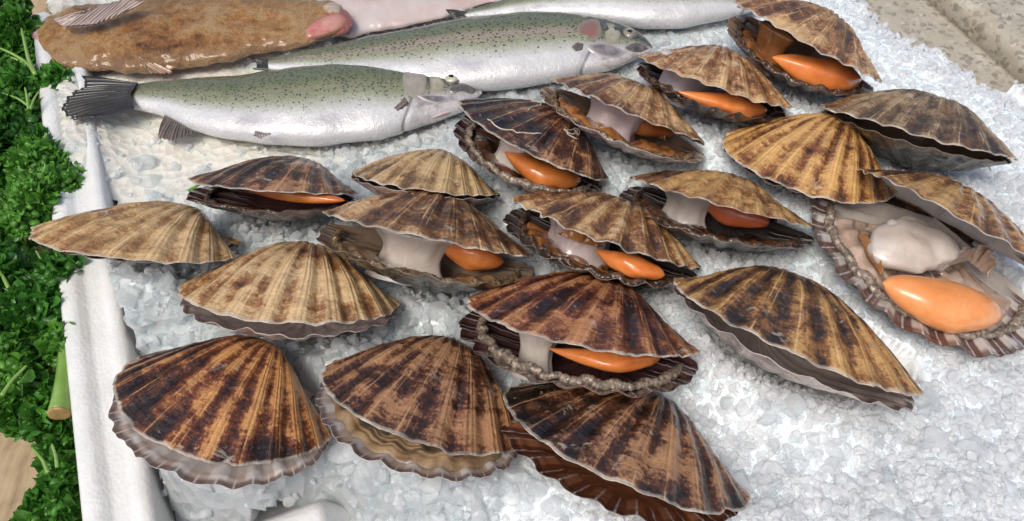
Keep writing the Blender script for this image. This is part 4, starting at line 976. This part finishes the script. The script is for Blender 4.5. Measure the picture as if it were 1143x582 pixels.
def curly(r, n, center, spread, rl, up=.35):
    """n crimped leaflets through a flattened clump"""
    nu, nv = 34, 5
    a = np.linspace(0, 2*np.pi, nu, endpoint=False); t = np.linspace(.12, 1, nv)
    d = r.normal(size=(n, 3)); d /= np.linalg.norm(d, axis=1, keepdims=True); d[:, 2] = np.abs(d[:, 2])*.95+.02
    rr = r.random(n)**.42
    C = center+d*rr[:, None]*np.array(spread)
    size = rl*r.uniform(.65, 1.35, n)
    nrm = d*.8+r.normal(size=(n, 3))*.55+np.array([0, 0, up]); nrm /= np.linalg.norm(nrm, axis=1, keepdims=True)
    x = np.cross(nrm, r.normal(size=(n, 3))); x /= np.linalg.norm(x, axis=1, keepdims=True); y = np.cross(nrm, x)
    ph = r.uniform(0, 6.28, (n, 1)); ph2 = r.uniform(0, 6.28, (n, 1)); fr = r.integers(3, 5, (n, 1)); fr2 = r.integers(5, 8, (n, 1))
    rad_ = 1+.28*np.cos(fr*a[None]+ph)+.16*np.cos(fr2*a[None]+ph2)             # lobed outline
    ruf = .75*np.cos(fr2*a[None]+ph)+.40*np.cos((fr+fr2)*a[None]+ph2)          # crimped edge
    cup = r.uniform(-.1, .55, (n, 1))
    G = np.zeros((n, nu, nv, 3))
    for j, tj in enumerate(t):
        e = rad_*tj; hz = (ruf*tj**2*.62+cup*tj**2)
        G[:, :, j] = C[:, None]+size[:, None, None]*(e[..., None]*(np.cos(a)[None, :, None]*x[:, None]+np.sin(a)[None, :, None]*y[:, None])+hz[..., None]*nrm[:, None])
    f = gridfaces(nu, nv, wrap=True)
    Fq = (f[None]+(np.arange(n)*nu*nv)[:, None, None]).reshape(-1, 4)
    tint = r.random(n)
    uv = np.stack([np.broadcast_to(tint[:, None, None]**2.5, (n, nu, nv)), np.broadcast_to(t, (n, nu, nv))], -1).reshape(-1, 2)
    # tight little curls that sit among the leaflets
    m = int(n*2.4); d = r.normal(size=(m, 3)); d /= np.linalg.norm(d, axis=1, keepdims=True); d[:, 2] = np.abs(d[:, 2])
    C = center+d*(r.random(m)**.3)[:, None]*np.array(spread)*1.03
    B = np.broadcast_to(IV2[None], (m, len(IV2), 3)); o_ = r.uniform(0, 50, (m, 1))
    B = B*(1+.42*vnoise(B[..., 0]*2.1+o_, B[..., 1]*2.1, B[..., 2]*2.1+o_, 2.))[..., None]*(rl*.46*r.uniform(.6, 1.3, (m, 1, 1)))*np.array([1, 1, .8])+C[:, None]
    T3 = (IF2[None]+(np.arange(m)*len(IV2))[:, None, None]).reshape(-1, 3)+n*nu*nv
    uv2 = np.stack([np.broadcast_to((r.random(m)**1.5)[:, None], (m, len(IV2))), np.ones((m, len(IV2)))], -1).reshape(-1, 2)
    return np.vstack([G.reshape(-1, 3), B.reshape(-1, 3)]), (Fq, T3), np.vstack([uv, uv2])
def sprig(label, cx, cy, z, rx, ry, rz, n, rl, mat, seed, stems=(), thick=.0014, base=None):
    r = np.random.default_rng(seed); c = at(cx, cy, z)
    root = empty('parsley_sprig', (c[0], c[1], -.045)); tag(root, label, 'parsley', 'parsley garnish beside the tray')
    loc = np.array(root.location)
    # several sub-clumps make the crown uneven
    parts, uvs = [], []
    for q in range(9):
        o_ = np.clip(r.normal(size=3)*.55, -.72, .72)*np.array([rx, ry, rz]); o_[2] = abs(o_[2])*1.1-rz*.2
        s = r.uniform(.28, .48)
        v, f, uv = curly(r, int(n*.45)//9, c-loc+o_, (rx*s, ry*s, rz*s*1.2), rl*1.25); parts.append((v, f[0], f[1])); uvs.append(uv)
    V, Fc = merge(parts); mesh('leaves', V, Fc, LEAFS[mat], root, np.vstack(uvs))
    # stalks: from the foot of the sprig into each clump, plus those that show on top
    for q in range(4):
        e = c-loc+r.normal(size=3)*np.array([rx, ry, rz])*.4; s0 = np.array([r.normal()*.006, r.normal()*.006-.012, .004])
        m = (s0+e)/2+r.normal(size=3)*.006; t = np.linspace(0, 1, 10)[:, None]
        P = (1-t)**2*s0+2*t*(1-t)*m+t*t*e
        v, f4, f3 = tube_arrays(P, np.linspace(.0016, .0007, 10), 7); mesh('stem', v, [f4, f3], stemM, root)
    for st in stems:
        pts, w, zz = st[:3]
        P = np.array([at(a, b, zq) for (a, b), zq in zip(pts, np.linspace(zz[0], zz[1], len(pts)))])-loc
        tt = np.linspace(0, len(P)-1, 14); P = np.stack([np.interp(tt, np.arange(len(P)), P[:, i]) for i in range(3)], -1)
        for _ in range(2): P[1:-1] = (P[:-2]+2*P[1:-1]+P[2:])/4
        v, f4, f3 = tube_arrays(P, np.linspace(w, w*.55, 14), 9); so = mesh('stem', v, [f4, f3], stemM, root)
        if len(st) > 3:
            e0 = P[0]; d = P[0]-P[1]; d /= np.linalg.norm(d)
            v, f4, f3 = tube_arrays([e0-d*.0006, e0+d*.0004, e0+d*.0007], [w*1.02, w*1.0, w*.82], 14)
            v += np.stack([vnoise(v[:, 0]*1500, v[:, 1]*1500, v[:, 2]*1500, i) for i in range(3)], -1)*.0003
            mesh('cut_end', v, [f4, f3], cutM, so)
    return root
sprig('small parsley sprig in the top left corner', 10, 18, .0, .016, .020, .016, 260, .0052, 0, 40)
sprig('parsley sprig with bare forked pale stalks beside the brown fish', 13, 54, .006, .030, .028, .022, 620, .0056, 0, 41, stems=[([(40, 84), (32, 68), (28, 50), (24, 32)], .0016, (.022, .026)), ([(40, 84), (30, 70), (14, 60), (0, 54)], .0015, (.022, .026)), ([(36, 76), (22, 68), (12, 64)], .0010, (.020, .024))])
sprig('parsley sprig with fanned thin stalks level with the trout tail', 26, 118, .0, .034, .030, .024, 720, .0056, 0, 42, stems=[([(32, 122), (30, 108), (28, 98)], .0011, (.024, .028)), ([(34, 120), (20, 110), (2, 104)], .0011, (.024, .026)), ([(34, 122), (38, 110), (44, 102)], .0009, (.024, .027))])
sprig('feathery dark parsley sprig above the tightly curled one', 14, 166, .0, .036, .030, .022, 720, .0054, 1, 43)
sprig('tightly curled bright parsley head beside the pale tan scallop', 22, 216, .006, .036, .036, .030, 1300, .0044, 2, 44)
sprig('dark parsley sprig in the shade below the pale tan scallop', 18, 300, -.008, .042, .040, .024, 900, .0056, 1, 45, stems=[([(10, 322), (4, 310), (-4, 296)], .0014, (.014, .018)), ([(52, 300), (46, 290), (40, 280)], .0010, (.014, .018))])
sprig('parsley sprig leaning on the upright foam rim', 30, 350, -.006, .030, .032, .024, 760, .0054, 1, 46)
sprig('parsley sprig with light stalks at the left picture edge', 8, 395, -.006, .030, .034, .024, 700, .0054, 0, 47, stems=[([(2, 442), (14, 424), (30, 408)], .0014, (.020, .020))])
sprig('parsley sprig with a thick pale cut stalk against the foam rim', 42, 425, -.006, .026, .030, .026, 760, .0046, 2, 48, stems=[([(66, 462), (70, 440), (72, 415), (72, 392)], .0062, (.012, .010), 1)])
sprig('parsley sprig spread over the bare wooden board', 50, 482, -.016, .020, .024, .020, 520, .0046, 0, 49, stems=[([(54, 528), (48, 514), (36, 500)], .0012, (.010, .012)), ([(64, 522), (62, 508), (58, 496)], .0011, (.010, .012))])
sprig('parsley sprig in the bottom left corner', 68, 562, -.018, .017, .024, .020, 520, .0046, 0, 50)
sprig('parsley sprig with broad leaves below the wooden board gap', 62, 612, -.018, .020, .018, .020, 400, .0050, 2, 51)

sprig('dark parsley sprig half hidden behind the tightly curled head at the left edge', -8, 205, -.014, .040, .040, .022, 800, .0054, 1, 52)
# ------------------------------------------------------------------ light, sky, camera
SUN_EL, SUN_AZ = 60., 212.        # azimuth clockwise from +Y (away from the viewer)
wd = D.worlds.new('World'); SC.world = wd; wd.use_nodes = True; nt = wd.node_tree
bg = nt.nodes['Background']; sky = nt.nodes.new('ShaderNodeTexSky'); sky.sky_type = 'NISHITA'; sky.sun_disc = False
sky.sun_elevation = rad(SUN_EL); sky.sun_rotation = rad(SUN_AZ); sky.air_density = 1.; sky.dust_density = 4.; sky.ozone_density = 1.
nt.links.new(sky.outputs[0], bg.inputs['Color']); bg.inputs['Strength'].default_value = .10
sl = D.lights.new('Sun', 'SUN'); sl.energy = 1.5; sl.angle = rad(22); sl.color = (1., .955, .89)
so = D.objects.new('Sun', sl); COL.objects.link(so)
d = np.array([math.sin(rad(SUN_AZ))*math.cos(rad(SUN_EL)), math.cos(rad(SUN_AZ))*math.cos(rad(SUN_EL)), math.sin(rad(SUN_EL))])
from mathutils import Vector
so.rotation_euler = Vector(d).to_track_quat('Z', 'Y').to_euler(); so.location = d*2
cam = D.cameras.new('Camera'); co = D.objects.new('Camera', cam); COL.objects.link(co)
co.location = (0, 0, CH); co.rotation_euler = (math.pi/2-PITCH, 0, 0)
cam.sensor_width = 36.; cam.lens = F/W*36.; cam.clip_start = .01; cam.clip_end = 50.
SC.camera = co
SC.view_settings.view_transform = 'Standard'; SC.view_settings.look = 'None'; SC.view_settings.exposure = .42; SC.view_settings.gamma = 1.
SC.render.engine = 'CYCLES'
cy = SC.cycles; cy.use_denoising = True; cy.max_bounces = 14; cy.transparent_max_bounces = 20; cy.transmission_bounces = 10; cy.diffuse_bounces = 5; cy.glossy_bounces = 4; cy.sample_clamp_indirect = 6.
